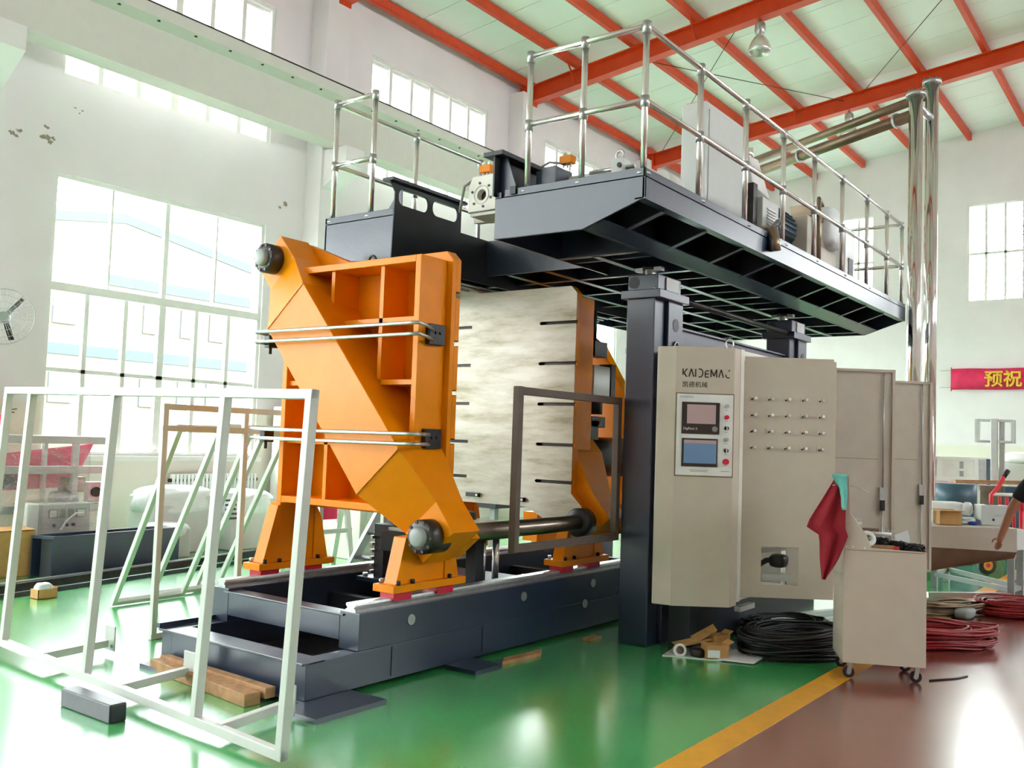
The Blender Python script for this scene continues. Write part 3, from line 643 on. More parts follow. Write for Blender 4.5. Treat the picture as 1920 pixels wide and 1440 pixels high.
for x in (6.32, 7.2, 7.98, 8.76, 9.54, 10.3, 11.1, 11.85):
    ibeam((x, 3.49, 3.078), (x, 6.08, 3.078) if x > 6.7 else (x, 4.23, 3.078), .31, .055, 'joist')
for x in (6.55, 7.6, 8.4, 9.2): ibeam((x, 3.49, 3.088), (x, 4.7 if x > 7 else 4.23, 3.088), .30, .03, 'joist')
MB().box(P0+.025, P1-.025, 3.02, 4.24, 3.388, 3.395).build('deck_shade_sheet', 'black', t)  # black sheet added under the deck: shade put into its colour
for y, x0 in ((3.90, 6.32), (4.62, 6.7), (5.04, 6.7), (5.7, 5.5)): ibeam((x0, y, 3.074), (P1-.03, y, 3.074), .31, .06, 'long_beam')
MB().box(P0+.02, 7.08, 4.235, 4.255, 3.08, 3.40).build('inner_girder', 'steelblue', t)
for i in range(3): MB().cyl((5.6, 5.37+i*.06, 2.985-i*.012), (9.0, 5.37+i*.06, 2.985-i*.012), .012, 8).build('supply_pipe', 'galv', t)
# raised slide girders either side of the extruder slot
def ring(y0, y1, z0, z1, r=.05):
    return arc((y1-r, z1-r), r, 0, 90, 5)+arc((y0+r, z1-r), r, 90, 180, 5)+arc((y0+r, z0+r), r, 180, 270, 5)+arc((y1-r, z0+r), r, 270, 360, 5)
MB().prism([(5.44, 3.0), (12.1, 3.03), (12.1, 3.41), (6.30, 3.41), (6.30, 3.655), (5.40, 3.655), (5.46, 3.58)], xz, 5.285, 5.30, [ring(5.50, 5.86, 3.485, 3.615, .055), ring(5.92, 6.25, 3.485, 3.615, .055)]).build('slotted_girder', 'darkpaint', t, bev=.003)
MB().box(5.38, 6.33, 5.24, 5.36, 3.655, 3.68).build('girder_flange', 'darkpaint', t)
MB().prism([(5.30, 3.655), (5.50, 3.41), (5.30, 3.41)], yz, 5.55, 5.56).build('stiffener', 'steelblue', t)
MB().box(5.42, 8.8, 4.243, 4.257, 3.40, 3.70).build('slide_girder', 'darkpaint', t)
MB().box(5.40, 8.8, 4.16, 4.34, 3.70, 3.735).build('girder_flange', 'darkpaint', t, bev=.004)
MB().prism([(4.243, 3.70), (4.19, 3.70), (4.08, 3.42), (4.243, 3.42)], yz, 5.50, 5.512).build('stiffener', 'steelblue', t)
MB().prism([(4.257, 3.70), (4.32, 3.70), (4.257, 3.5)], yz, 5.50, 5.512).build('stiffener', 'steelblue', t)
MB().box(5.44, 5.49, 4.06, 4.11, 3.40, 3.46).build('stop_block', 'black', t)
# ---- handrails
def rail(name, label, corners, posts, zb, zt, zm, endpts=()):
    t = thing(name, label, 'handrail', (corners[0][0], corners[0][1], zb), 'platform handrails')
    for (x, y) in posts:
        MB().cyl((x, y, zb), (x, y, zt), .0225, 12).build('post', 'chrome', t)
        for z in (zt, zm): MB().cyl((x, y, z-.05), (x, y, z+.03), .031, 12).build('coupling', 'galv', t)
        MB().cyl((x, y, zb), (x, y, zb+.015), .05, 12).build('base_flange', 'galv', t)
    for a, c in zip(corners, corners[1:]):
        for nm, z in (('top_rail', zt), ('middle_rail', zm)): MB().cyl((a[0], a[1], z), (c[0], c[1], z), .021, 12).build(nm, 'chrome', t)
    return t
xs = [5.50, 6.353, 7.218, 8.069, 8.898, 9.76, 10.639, 11.45, 12.12]
rail('handrail', 'shiny tubular handrail around the near side of the overhead platform', [(5.50, 4.0), (5.50, 3.04), (12.12, 3.04), (12.12, 4.3)],
     [(5.50, 4.0), (5.50, 3.53)]+[(x, 3.04) for x in xs]+[(12.12, 4.25)], 3.41, 4.435, 3.92)
rail('handrail', 'shiny tubular handrail on the far wing of the overhead platform, nearer the tall window', [(5.50, 5.60), (5.50, 6.06), (11.9, 6.06)],
     [(5.50, 5.60), (5.50, 6.06)]+[(x, 6.06) for x in (6.52, 7.5, 8.5, 9.5, 10.5, 11.5)], 3.41, 4.46, 3.915)
# ---- extruder head in the slot and connectors
t = thing('extruder', 'white square extruder flange with a round bore, in the slot of the platform', 'extruder', (6.0, 4.74, 3.44))
hb_ = [(4.745+.045*math.cos(2*math.pi*i/20), 3.586+.045*math.sin(2*math.pi*i/20)) for i in range(20)]
MB().prism([(4.60, 3.455), (4.885, 3.455), (4.885, 3.66), (4.845, 3.745), (4.60, 3.745)], yz, 5.9, 5.96, [hb_]).build('flange_plate', 'cream', t, bev=.004)
MB().cyl((5.955, 4.745, 3.586), (6.4, 4.745, 3.586), .05, 16).build('bore_tube', 'darksteel', t)
MB().box(5.96, 6.9, 4.62, 4.87, 3.50, 3.68).build('barrel_housing', 'cream', t, bev=.01)
for i in range(6):
    a = 2*math.pi*(i+.3)/6; MB().cyl((5.9, 4.745+.1*math.cos(a), 3.586+.1*math.sin(a)), (5.893, 4.745+.1*math.cos(a), 3.586+.1*math.sin(a)), .011, 8).build('bolt_hole', 'darksteel', t)
MB().tube([(5.897, 4.745+.075*math.cos(a), 3.586+.075*math.sin(a)) for a in [2*math.pi*i/24 for i in range(24)]], .003, 5, True).build('bore_ring', 'lightgrey', t)
MB().box(5.93, 6.2, 4.6, 4.88, 3.425, 3.45).build('slide_plate', 'lightgrey', t)
MB().prism([(4.9, 3.46), (5.1, 3.46), (5.1, 3.62), (4.9, 3.62)], yz, 6.25, 6.31, [[(4.99+.05*math.cos(2*math.pi*i/16), 3.54+.05*math.sin(2*math.pi*i/16)) for i in range(16)]]).build('second_flange', 'cream', t)
MB().cyl((6.25, 4.9, 3.66), (6.25, 5.15, 3.655), .018, 10).build('spacer_rod', 'galv', t)
MB().tube([(5.92, 4.86, 3.72), (5.9, 4.93, 3.68), (5.95, 5.0, 3.56), (6.0, 5.05, 3.50)], .012, 6).build('heater_cable', 'grey', t)
def plug(x, y, z, label):
    t = thing('heater_plug', label, 'connector', (x, y, z), 'orange heater plugs')
    MB().box(x-.035, x+.035, y-.055, y+.055, z+.025, z+.085).build('housing', 'orange', t, bev=.005)
    for k in (-1, 1): MB().ball((x, y+k*.03, z+.1), .022, 8).build('ceramic_cap', 'whiteplastic', t)
    for k in (-1, 0, 1): MB().cyl((x, y+k*.035, z), (x, y+k*.035, z+.026), .007, 6).build('pin', 'whiteplastic', t)
plug(5.93, 4.72, 3.745, 'orange heater plug on top of the white extruder flange')
plug(5.80, 3.85, 3.655, 'orange heater plug behind the near platform corner posts')
t = thing('lifting_bracket', 'grey block with an eye bolt beside the white extruder flange', 'bracket', (6.35, 5.1, 3.55))
MB().box(6.3, 6.42, 5.05, 5.15, 3.50, 3.74).build('block', 'lightgrey', t, bev=.005)
MB().tube([(6.36, 5.1+.03*math.cos(a), 3.775+.03*math.sin(a)) for a in [2*math.pi*i/12 for i in range(12)]], .008, 6, True).build('eye', 'galv', t)
MB().box(6.28, 6.36, 4.98, 5.06, 3.52, 3.63).build('motor', 'black', t, bev=.01)
# ---- second extruder unit near the platform corner
t = thing('side_extruder', 'dark box and white housing standing on the near corner of the platform', 'extruder', (5.85, 3.8, 3.41))
MB().box(5.72, 5.95, 3.9, 4.03, 3.41, 3.66).build('dark_box', 'steelblue', t, bev=.006)
MB().box(5.75, 5.95, 4.03, 4.10, 3.41, 3.645).build('end_box', 'steelblue', t, bev=.006)
MB().box(5.9, 6.6, 3.6, 3.95, 3.41, 3.62).build('white_housing', 'cream', t, bev=.01)
MB().cyl((5.85, 3.3, 3.60), (5.85, 3.68, 3.60), .016, 10).build('rod', 'galv', t)
MB().box(5.78, 5.9, 3.37, 3.46, 3.41, 3.66).build('eye_block', 'lightgrey', t, bev=.005)
MB().tube([(5.84, 3.42+.032*math.cos(a), 3.695+.032*math.sin(a)) for a in [2*math.pi*i/12 for i in range(12)]], .009, 6, True).build('eye', 'galv', t)
MB().cyl((5.78, 3.385, 3.6), (5.765, 3.385, 3.6), .018, 8).build('knob', 'darksteel', t)
MB().cyl((6.0, 3.17, 3.52), (6.25, 3.17, 3.52), .07, 20).build('round_end', 'cream', t)
MB().cyl((5.985, 3.15, 3.48), (6.0, 3.15, 3.48), .02, 10).build('plug', 'black', t)
MB().cyl((5.95, 3.62, 3.66), (5.99, 3.62, 3.5), .03, 10).build('wrapped_pipe', 'whiteplastic', t)
MB().tube([(5.78, 3.86, 3.68), (5.75, 3.98, 3.7), (5.74, 4.05, 3.67)], .009, 6).build('cable', 'grey', t)
# ---- things standing on the platform
t = thing('tall_cabinet', 'tall light grey cabinet standing on the platform behind the handrail', 'cabinet', (8.05, 3.7, 3.41))
MB().box(7.6, 8.46, 3.58, 3.82, 3.41, 4.69).build('body', 'lightgrey', t, bev=.012)
MB().box(7.66, 8.40, 3.572, 3.582, 3.47, 4.63).build('door', 'lightgrey', t, bev=.004)
MB().box(7.65, 8.42, 3.61, 3.80, 4.69, 4.71).build('top_cover', 'redpaint', t)
t = thing('hopper_loader', 'white funnel-shaped hopper loader right of the tall grey cabinet', 'hopper', (8.75, 3.6, 3.41))
MB().add([(8.55, 3.52, 4.14), (9.0, 3.52, 4.10), (9.0, 3.68, 4.10), (8.55, 3.68, 4.14), (8.50, 3.54, 4.42), (8.72, 3.54, 4.44), (8.72, 3.66, 4.44), (8.50, 3.66, 4.42)], [(0, 3, 2, 1), (4, 5, 6, 7), (0, 1, 5, 4), (1, 2, 6, 5), (2, 3, 7, 6), (3, 0, 4, 7)]).build('funnel', 'whiteplastic', t, bev=.01)
MB().cyl((8.6, 3.6, 4.42), (8.57, 3.6, 4.52), .06, 14).build('inlet', 'chrome', t)
MB().box(8.52, 8.62, 3.5, 3.66, 3.41, 4.16).build('support', 'darksteel', t)
t = thing('louvred_box', 'grey electrical box with a louvred front beside the hopper', 'box', (8.85, 3.55, 3.41))
lb = MB().box(8.66, 9.08, 3.46, 3.7, 3.41, 4.05).build('body', 'lightgrey', t, bev=.01)
for i in range(12): MB().bar((8.76, 3.45, 3.62+i*.03), (8.98, 3.45, 3.62+i*.03), .016, .012).build('louvre', 'whiteplastic', t)
t = thing('finned_motor', 'dark grey finned motor right of the louvred box', 'motor', (9.3, 3.65, 3.41))
MB().cyl((9.05, 3.7, 3.92), (9.7, 3.7, 3.92), .2, 28).build('housing', 'barrel', t)
for i in range(26):
    a = 2*math.pi*i/26; MB().obox((9.37, 3.7+.21*math.cos(a), 3.92+.21*math.sin(a)), (.3, 0, 0), (0, .016*math.cos(a), .016*math.sin(a)), (0, -.004*math.sin(a), .004*math.cos(a))).build('fin', 'barrel', t)
MB().box(9.1, 9.6, 3.5, 3.8, 3.41, 3.72).build('gear_box', 'beigedark', t, bev=.01)
tag(MB().tube([(7.83, 3.2, 3.50), (7.75, 3.06, 3.48), (7.70, 2.985, 3.46), (7.69, 2.965, 3.36), (7.70, 2.96, 3.29)], .05, 10).build('cable_bundle', 'bronze'), 'brown and black cable trunk hanging over the platform edge', 'cable')
for i, (dx, r_, m_) in enumerate(((-.09, .03, 'black'), (-.06, .02, 'black'), (.07, .012, 'whiteplastic'))):
    tag(MB().tube([(8.9, 3.4, 3.85-i*.05), (8.3, 3.25, 3.62), (7.74+dx, 3.02, 3.47), (7.71+dx, 2.97, 3.38), (7.70+dx, 2.96, 3.27+.02*i)], r_*.6, 7).build('loose_cable', m_), ['thick black cable looping over the platform edge', 'thinner black cable beside the brown trunk on the platform edge', 'white cable running down to the platform edge from the motor'][i], 'cable')
t = thing('chiller_box', 'beige-grey box draped with a plastic bag behind the handrail', 'box', (10.2, 3.55, 3.41))
MB().box(9.75, 10.7, 3.4, 3.7, 3.41, 4.1).build('body', 'beigedark', t, bev=.01)
MB().box(9.8, 10.2, 3.38, 3.6, 4.1, 4.22).build('brown_duct', 'bronze', t)
MB().tube([(10.0, 3.36, 3.5), (10.0, 3.36, 4.1), (10.1, 3.4, 4.35), (10.35, 3.45, 4.36), (10.4, 3.45, 4.28)], .025, 8).build('copper_pipe', 'bronze', t)
tag(MB().blob((10.45, 3.42, 4.08), .22, .14, .24, .18, seed=9).build('plastic_bag', 'wrap'), 'crumpled clear plastic bag tied over the beige-grey box on the platform', 'bag')
t = thing('instrument_box', 'small white box with a dark window near the platform end', 'box', (11.1, 3.4, 3.41))
MB().box(10.9, 11.25, 3.35, 3.6, 3.41, 4.2).build('body', 'whiteplastic', t, bev=.01)
MB().box(11.0, 11.15, 3.34, 3.35, 3.55, 3.85).build('window', 'darkpaint', t)
MB().box(11.3, 11.36, 3.4, 3.5, 3.41, 3.95).build('side_frame', 'grey', t)
# ---- bright air ducts
t = thing('air_duct', 'two bright upright air pipes with bolted tops and long pipes running off behind the platform', 'duct', (12.4, 2.9, 0), )
for x, y, zt in ((12.25, 2.92, 6.08), (13.0, 2.9, 6.48)):
    MB().cyl((x, y, 0), (x, y, zt), .082, 24).build('upright_pipe', 'mirror', t)
    dz, rp = (.22, .074) if x < 12.6 else (.12, .062)
    f_ = MB().cyl((x, y, zt), (x, y, zt+.05), .12, 22).build('top_flange', 'galv', t)
    for i in range(8): MB().cyl((x+.1*math.cos(i*.785), y+.1*math.sin(i*.785), zt-.02), (x+.1*math.cos(i*.785), y+.1*math.sin(i*.785), zt+.08), .012, 6).build('bolt', 'steel', f_)
    e = V((x+1.55, y+3.5, zt-dz-.13))
    MB().tube([(x, y, zt-dz), e], rp, 18).build('long_pipe', 'bronze', t)
    e0 = V((x, y, zt-dz)); dd = (e-e0).normalized()
    for q in ((.28, 1.9) if x < 12.6 else ()): p = e0+dd*q; MB().cyl(p-dd*.02, p+dd*.02, rp+.02, 18).build('pipe_flange', 'galv', t)
    MB().tube([e, e+V((.05, .1, -.15)), e+V((.05, .1, -2.2))], rp, 14).build('down_pipe', 'bronze', t)
MB().cyl((12.25, 2.92, 5.98), (13.0, 2.9, 6.02), .05, 12).build('cross_link', 'galv', t)
# ================================================================ CONTROL CABINET
A_, B_, C_ = V((6.645, 3.50, 0)), V((6.665, 3.345, 0)), V((6.94, 2.975, 0))
t = thing('control_cabinet', 'long beige control cabinet with lettered console, knob panel and open doors', 'cabinet', (7.6, 3.2, .37))
MB().prism([(A_.x, A_.y), (B_.x, B_.y), (C_.x, C_.y), (7.06, 2.975), (7.06, 3.52)], xy, .37, 2.383).build('console_body', 'beige', t, bev=.008)
b = MB(); b.box(7.06, 10.0, 3.45, 3.52, .40, 2.37); b.box(7.06, 10.0, 2.99, 3.45, 2.33, 2.37); b.box(7.06, 10.0, 2.99, 3.45, .40, .44); b.box(9.96, 10.0, 2.99, 3.45, .44, 2.33); b.box(8.05, 8.09, 2.99, 3.45, .44, 2.33)
b.build('cabinet_body', 'cream', t, bev=.004)
b = MB(); b.box(7.05, 7.12, 2.972, 3.02, .40, 2.383); b.box(7.06, 10.0, 2.975, 2.99, 2.30, 2.375); b.build('front_frame', 'cream', t)
MB().box(6.95, 9.9, 3.32, 3.5, .0, .37).build('plinth', 'darkpaint', t)
for x in (7.2, 8.6): MB().box(x, x+.3, 3.0, 3.05, .30, .34).build('skid_rail', 'lightgrey', t)
pu = (C_-B_).normalized(); pn = V((pu.y, -pu.x, 0)); pn = pn if pn.y < 0 else -pn     # panel plane: along, outward
def pp(s, z, o=0): return B_+pu*s+pn*o+V((0, 0, z))
LB = (C_-B_).length
def pbox(s0, s1, z0, z1, o0, o1, name, m, par, bev=0):
    return MB().hexa([pp(s0, z0, o0), pp(s1, z0, o0), pp(s1, z0, o1), pp(s0, z0, o1), pp(s0, z1, o0), pp(s1, z1, o0), pp(s1, z1, o1), pp(s0, z1, o1)]).build(name, m, par, bev=bev)
k = LB/.461
s0, s1 = .012*k, .452*k
fr = pbox(s0-.008, s1+.008, 1.368, 2.018, 0, .004, 'panel_recess', 'bronze', t)
pl = pbox(s0, s1, 1.376, 2.010, .003, .010, 'operator_panel', 'whiteplastic', t, .003)
def scr(u0, u1, v0, v1, o0, o1, name, m, par, bev=0):  # panel fractions
    return pbox(s0+(s1-s0)*u0, s0+(s1-s0)*u1, 2.010-.634*v1, 2.010-.634*v0, o0, o1, name, m, par, bev)
h1 = scr(.09, .76, .10, .49, .010, .018, 'upper_screen_bezel', 'ink', t, .003)
scr(.18, .69, .13, .365, .018, .0195, 'upper_screen', 'screenpink', h1)
h2 = scr(.10, .735, .545, .89, .010, .018, 'lower_screen_bezel', 'ink', t, .003)
scr(.135, .71, .565, .61, .018, .0193, 'screen_header', 'screenpink', h2)
scr(.135, .71, .612, .85, .018, .0195, 'lower_screen', 'screenblue', h2)
for u, v, r_, m_, nm in ((.675, .425, .022, 'grey', 'jog_dial'), (.88, .14, .016, 'galv', 'push_button'), (.88, .275, .017, 'redpaint', 'red_button'), (.88, .41, .016, 'black', 'selector_switch'), (.88, .55, .016, 'galv', 'push_button'), (.88, .685, .016, 'black', 'selector_switch'), (.88, .82, .023, 'redpaint', 'emergency_stop')):
    c = pp(s0+(s1-s0)*u, 2.010-.634*v, .009); o = MB().cyl(c, c+pn*(.014 if m_ == 'grey' else .03), r_, 16); ob = o.build(nm, m_, h1 if nm == 'jog_dial' else t)
    if nm == 'selector_switch': MB().obox(c+pn*.033, pu*.004, V((0, 0, .014)), pn*.006).build('pointer', 'whiteplastic', ob)
    if nm != 'jog_dial': scr(u-.03, u+.03, v+.045, v+.05, .010, .0106, 'printed_caption', 'greyink', t)
text('brand_print', 'KAIDEMAC', .022, pp(s0+.022, 1.979, .0105), pu, (0, 0, 1), 'greyink', t, .0005)
text('screen_lettering', 'DigiPack II', .026, pp(s0+(s1-s0)*.115, 2.010-.634*.44, .019), pu, (0, 0, 1), 'whiteplastic', h1, .0005)
for u0, u1, v in ((.24, .58, .93), (.26, .56, .945), (.8, .95, .935)): scr(u0, u1, v, v+.006, .010, .0106, 'small_print', 'greyink', t)
# stylised lettering KAIDEMAC above the panel: strokes in letter cells
lx, lz, lw, lh = .055*k, 2.145, .034, .062
adv = .0435; lt = []
def L(i, *segs):
    bb = MB()
    for sg in segs:
        for (a0, c0), (a1, c1) in zip(sg, sg[1:]): bb.bar(pp(lx+i+a0*lw, lz+c0*lh, .0015), pp(lx+i+a1*lw, lz+c1*lh, .0015), .0085, .003, pn)
    return bb
xcur = 0
for ch, wd, segs in (('K', 1, (((0, .2), (0, 1)), ((0, .45), (.4, .6), (.95, 1)), ((.3, .5), (.75, .0)), ((.85, .0), (1.0, .0)))),
                     ('A', 1.15, (((0, 0), (.55, 1), (1.1, 0)),)), ('I', .3, (((0, 0), (0, 1)),)),
                     ('D', 1.15, (((0, 1), (.55, 1), (.95, .75), (.95, .3), (.6, 0), (.0, 0)),)), ('E', .95, (((.85, 0), (0, 0), (0, .75)), ((0, .4), (.8, .4)), ((.1, .8), (.8, .8)))),
                     ('M', 1.4, (((0, 0), (0, 1), (.65, .15), (1.3, 1), (1.3, 0)),)), ('A', 1.2, (((0, 0), (.55, 1), (1.1, 0)),)), ('C', 1, (((0, .4), (.1, .12), (.4, 0), (.95, 0)), ((.7, .8), (.9, 1.0))))):
    L(xcur, *segs).build('letter', 'ink', t); xcur += lw*wd+.013
text('chinese_lettering', '凯德机械', .05, pp(lx-.004, 2.066, .001), pu, (0, 0, 1), 'ink', t, .0008)
MB().tube([pp(LB*.95+.03*math.cos(a), 2.42+.04*math.sin(a), -.10) for a in [2*math.pi*i/14 for i in range(14)]], .008, 6, True).build('lifting_eye', 'chrome', t)
# doors: swung open towards the camera
def door(hx, hy, dx, dy, w, z0, z1, name, hole=None):
    d = V((dx, dy, 0)).normalized(); n = V((d.y, -d.x, 0)); n = n if n.x < 0 else -n   # n looks at the camera
    H = V((hx, hy, 0)); f = lambda a, z, q: H+d*a+n*q+V((0, 0, z))
    o = MB().prism([(0, z0), (w, z0), (w, z1-.02), (w-.02, z1-.02), (w-.02, z1), (0, z1)], f, -.0, -.03, [hole] if hole else ()).build(name, 'beige' if hole else 'beigedark', t, bev=.003)
    return o, f
o, f = door(7.10, 3.03, .46, -.625, .80, .43, 2.335, 'knob_door', [(.225, .53), (.52, .53), (.52, .83), (.225, .83)])
for r_ in range(4):
    for c_ in range(5):
        a, z = .14+c_*.135, 2.005-r_*.129
        kb = MB().hexa([f(a-.03, z-.022, 0), f(a+.04, z-.022, 0), f(a+.04, z-.022, .004), f(a-.03, z-.022, .004), f(a-.03, z+.022, 0), f(a+.04, z+.022, 0), f(a+.04, z+.022, .004), f(a-.03, z+.022, .004)]).build('knob_plate', 'beige', o)
        c = f(a+.008, z-.005, .004); e = f(a+.012, z-.003, .035); MB().cyl(c, e, .011, 10, .013).build('chrome_knob', 'chrome', o)
        MB().cyl(f(a-.012, z-.012, .004), f(a-.012, z-.012, .01), .007, 8).build('key_slot', 'ink', o)
MB().hexa([f(.26, .55, -.25), f(.50, .55, -.25), f(.50, .55, -.1), f(.26, .55, -.1), f(.26, .60, -.25), f(.50, .60, -.25), f(.50, .60, -.1), f(.26, .60, -.1)]).build('cable_tray', 'lightgrey', t)
MB().blob(f(.42, .70, -.2), .07, .07, .055, .1, seed=12).build('cable_plug', 'black', t)
MB().tube([f(.25, .64, -.25), f(.32, .70, -.2), f(.42, .71, -.2)], .022, 8).build('black_cable', 'rubber', t)
MB().bar(f(.22, .76, -.3), f(.52, .80, -.3), .06, .04).build('frame_rail', 'lightgrey', t)
for hx, hy, w, z1 in ((8.10, 2.96, .93, 2.335), (9.62, 2.96, .90, 2.335)):
    o, f = door(hx, hy, .595, -.78, w, .43, z1, 'cabinet_door')
    for a0, a1, z0, z1_ in ((.0, w, z1-.025, z1), (w-.025, w, .43, z1), (0, w, .43, .455)):
        MB().hexa([f(a0, z0, 0), f(a1, z0, 0), f(a1, z0, .02), f(a0, z0, .02), f(a0, z1_, 0), f(a1, z1_, 0), f(a1, z1_, .02), f(a0, z1_, .02)]).build('door_edge', 'beige', o)
    MB().bar(f(0, 1.55, .001), f(w-.14, 1.545, .001), .004, .004).build('panel_seam', 'bronze', o)
    MB().cyl(f(w-.10, 1.3, .015), f(w-.10, z1-.03, .015), .006, 8).build('lock_rod', 'galv', o)
    MB().cyl(f(w-.105, .55, .015), f(w-.105, 1.1, .015), .006, 8).build('lock_rod', 'galv', o)
    hd = MB().hexa([f(w-.13, 1.10, 0), f(w-.08, 1.10, 0), f(w-.08, 1.10, .025), f(w-.13, 1.10, .025), f(w-.13, 1.30, 0), f(w-.08, 1.30, 0), f(w-.08, 1.30, .025), f(w-.13, 1.30, .025)]).build('lock_case', 'galv', o)
    MB().hexa([f(w-.13, 1.10, .025), f(w-.09, 1.10, .025), f(w-.09, 1.10, .04), f(w-.13, 1.10, .04), f(w-.13, 1.19, .025), f(w-.09, 1.19, .025), f(w-.09, 1.19, .04), f(w-.13, 1.19, .04)]).build('latch', 'black', o)
# ================================================================ TUBE FRAMES
def tube_frame(name, label, O, U, Vv, w, h, verts, hors, mats, sz=.05, group='steel guard frames'):
    """O corner, U along, Vv up-direction; members: verts at fractions, hors at heights"""
    O, U, Vv = V(O), V(U).normalized(), V(Vv).normalized(); N = U.cross(Vv)
    t = thing(name, label, 'frame', O, group)
    for a in verts: MB().obox(O+U*a+Vv*h/2, U*sz/2, N*sz/2, Vv*(h/2)).build('upright', mats, t, bev=.004)
    for z in hors: MB().obox(O+U*w/2+Vv*z, Vv*sz/2, N*sz*.495, U*(w/2)).build('crossbar', mats, t, bev=.004)
    return t, O, U, Vv, N
# nearest frame: stands on bracket legs and a dark block
O = V((3.085, 3.56, .03)); U = V((.05, 1, .012)); UP = V((.05, .0, 1))
t, O, U, UP, N = tube_frame('guard_frame', 'large white square-tube frame nearest the camera, leaning at the left edge', O, U, UP, 3.52, 1.79, (.025, .76, 1.95, 3.11, 3.495), (.025, 1.765), 'framewhite')
for a in (.55, 1.55, 2.55):
    p = O+U*a+V((0, 0, .03)); MB().bar(p, p+V((.50, .08, .0)), .05, .05).build('leg', 'framewhite', t, bev=.004)
    q = p+V((.53, .085, 0)); br = MB().obox(q+V((0, 0, .03)), (.006, 0, 0), (0, .06, 0), (0, 0, .085)).build('bracket', 'framewhite', t, bev=.003)
    for dy in (-.03, .03): MB().cyl(q+V((-.007, dy, -.02)), q+V((-.012, dy, -.02)), .012, 8).build('bolt_hole', 'grey', br)
tag(MB().box(2.90, 3.0, 4.76, 5.27, 0, .10).build('steel_block', 'darkpaint', bev=.008), 'short dark blue-grey steel block on the floor under the nearest white frame', 'block')
tag(MB().hexa([(3.58, 4.5, 0), (3.69, 4.49, 0), (3.80, 5.62, 0), (3.70, 5.64, 0), (3.58, 4.5, .075), (3.69, 4.49, .075), (3.80, 5.62, .075), (3.70, 5.64, .075)]).build('timber_beam', 'wood', bev=.005), 'raw timber beam lying in front of the machine base', 'timber')
tag(MB().hexa([(3.70, 4.46, .032), (3.775, 4.46, .032), (3.82, 5.60, .032), (3.76, 5.62, .032), (3.70, 4.46, .095), (3.775, 4.46, .095), (3.82, 5.60, .095), (3.76, 5.62, .095)]).build('timber_beam', 'wood', bev=.005), 'second timber beam wedged behind the first against the machine base', 'timber')
tag(MB().hexa([(5.47, 4.05, 0), (5.58, 4.12, 0), (6.02, 4.09, 0), (5.90, 4.02, 0), (5.47, 4.05, .025), (5.58, 4.12, .025), (6.02, 4.09, .025), (5.90, 4.02, .025)]).build('timber_offcut', 'wood'), 'flat timber offcut on the floor beside the long side of the base', 'timber')
tag(MB().box(6.62, 6.80, 4.03, 4.10, 0, .02).build('timber_offcut', 'wood'), 'small timber offcut on the floor by the jack column foot', 'timber')
# second frame, parallel to the machine
tube_frame('guard_frame', 'white square-tube guard frame standing upright along the far side of the base', (4.21, 6.44, 0), (1, 0, 0), (0, 0, 1), 2.5, 1.79, (.025, .78, 1.65, 2.47), (.025, 1.60, 1.765), 'framewhite', .045)
# leaning frames
for i, (x0, x1, y0, z1, lb) in enumerate(((4.73, 5.5, 7.85, 1.60, 'pale green-white frame leaning back against the upright guard frame, leftmost of the leaning ones'), (5.2, 6.0, 8.0, 1.62, 'white frame leaning behind the leftmost leaning frame'), (5.75, 6.8, 8.1, 1.58, 'white frame leaning against the guard frame, closest to the orange platen'))):
    O = V((x0, y0, .0)); top = V((x0-.3, 6.55+.12*i, z1)); UP = top-O
    tube_frame('leaning_frame', lb, O+V((0, 0, .02)), (1, .05, 0), UP, x1-x0, UP.length, (.022, x1-x0-.022), (.022, UP.length-.022), 'framewhite', .045, 'leaning steel frames')
# brown frame hung on the jack column
tube_frame('safety_frame', 'brown square-tube safety door frame hung from the dark column', (5.30, 3.885, .82), (1, 0, 0), (0, 0, 1), 1.44, 1.16, (.028, 1.41), (.028, 1.13), 'brown', .055)
# ================================================================ LEFT CLUTTER
t = thing('steel_trough', 'long dark blue-grey open steel trough on the floor below the tall window', 'trough', (6, 9.9, 0))
MB().hexa([(5.14, 9.66, 0), (6.88, 10.02, 0), (6.88, 10.05, 0), (5.14, 9.69, 0), (5.14, 9.66, .43), (6.88, 10.02, .41), (6.88, 10.05, .41), (5.14, 9.69, .43)]).build('front_plate', 'steelblue', t)
MB().hexa([(5.05, 9.92, 0), (6.8, 10.28, 0), (6.8, 10.31, 0), (5.05, 9.95, 0), (5.05, 9.92, .43), (6.8, 10.28, .41), (6.8, 10.31, .41), (5.05, 9.95, .43)]).build('back_plate', 'steelblue', t)
MB().hexa([(5.14, 9.66, .40), (5.20, 9.68, .40), (5.11, 9.94, .40), (5.05, 9.92, .40), (5.14, 9.66, .43), (5.20, 9.68, .43), (5.11, 9.94, .43), (5.05, 9.92, .43)]).build('end_rib', 'steelblue', t)
MB().hexa([(5.20, 9.72, 0), (5.24, 9.73, 0), (5.17, 9.9, 0), (5.13, 9.89, 0), (5.20, 9.72, .40), (5.24, 9.73, .40), (5.17, 9.9, .40), (5.13, 9.89, .40)]).build('end_plate', 'darkpaint', t)
t = thing('meter_box', 'grey control box with dial meters wrapped in clear film behind the trough', 'control box', (5.6, 10.4, 0))
MB().box(5.34, 5.95, 10.4, 10.6, .16, .71).build('body', 'lightgrey', t, bev=.01)
MB().box(5.2, 5.34, 10.38, 10.62, .0, .72).build('wrapped_side', 'wrap', t, bev=.02)
MB().box(5.34, 5.95, 10.42, 10.6, 0, .16).build('stand', 'lightgrey', t)
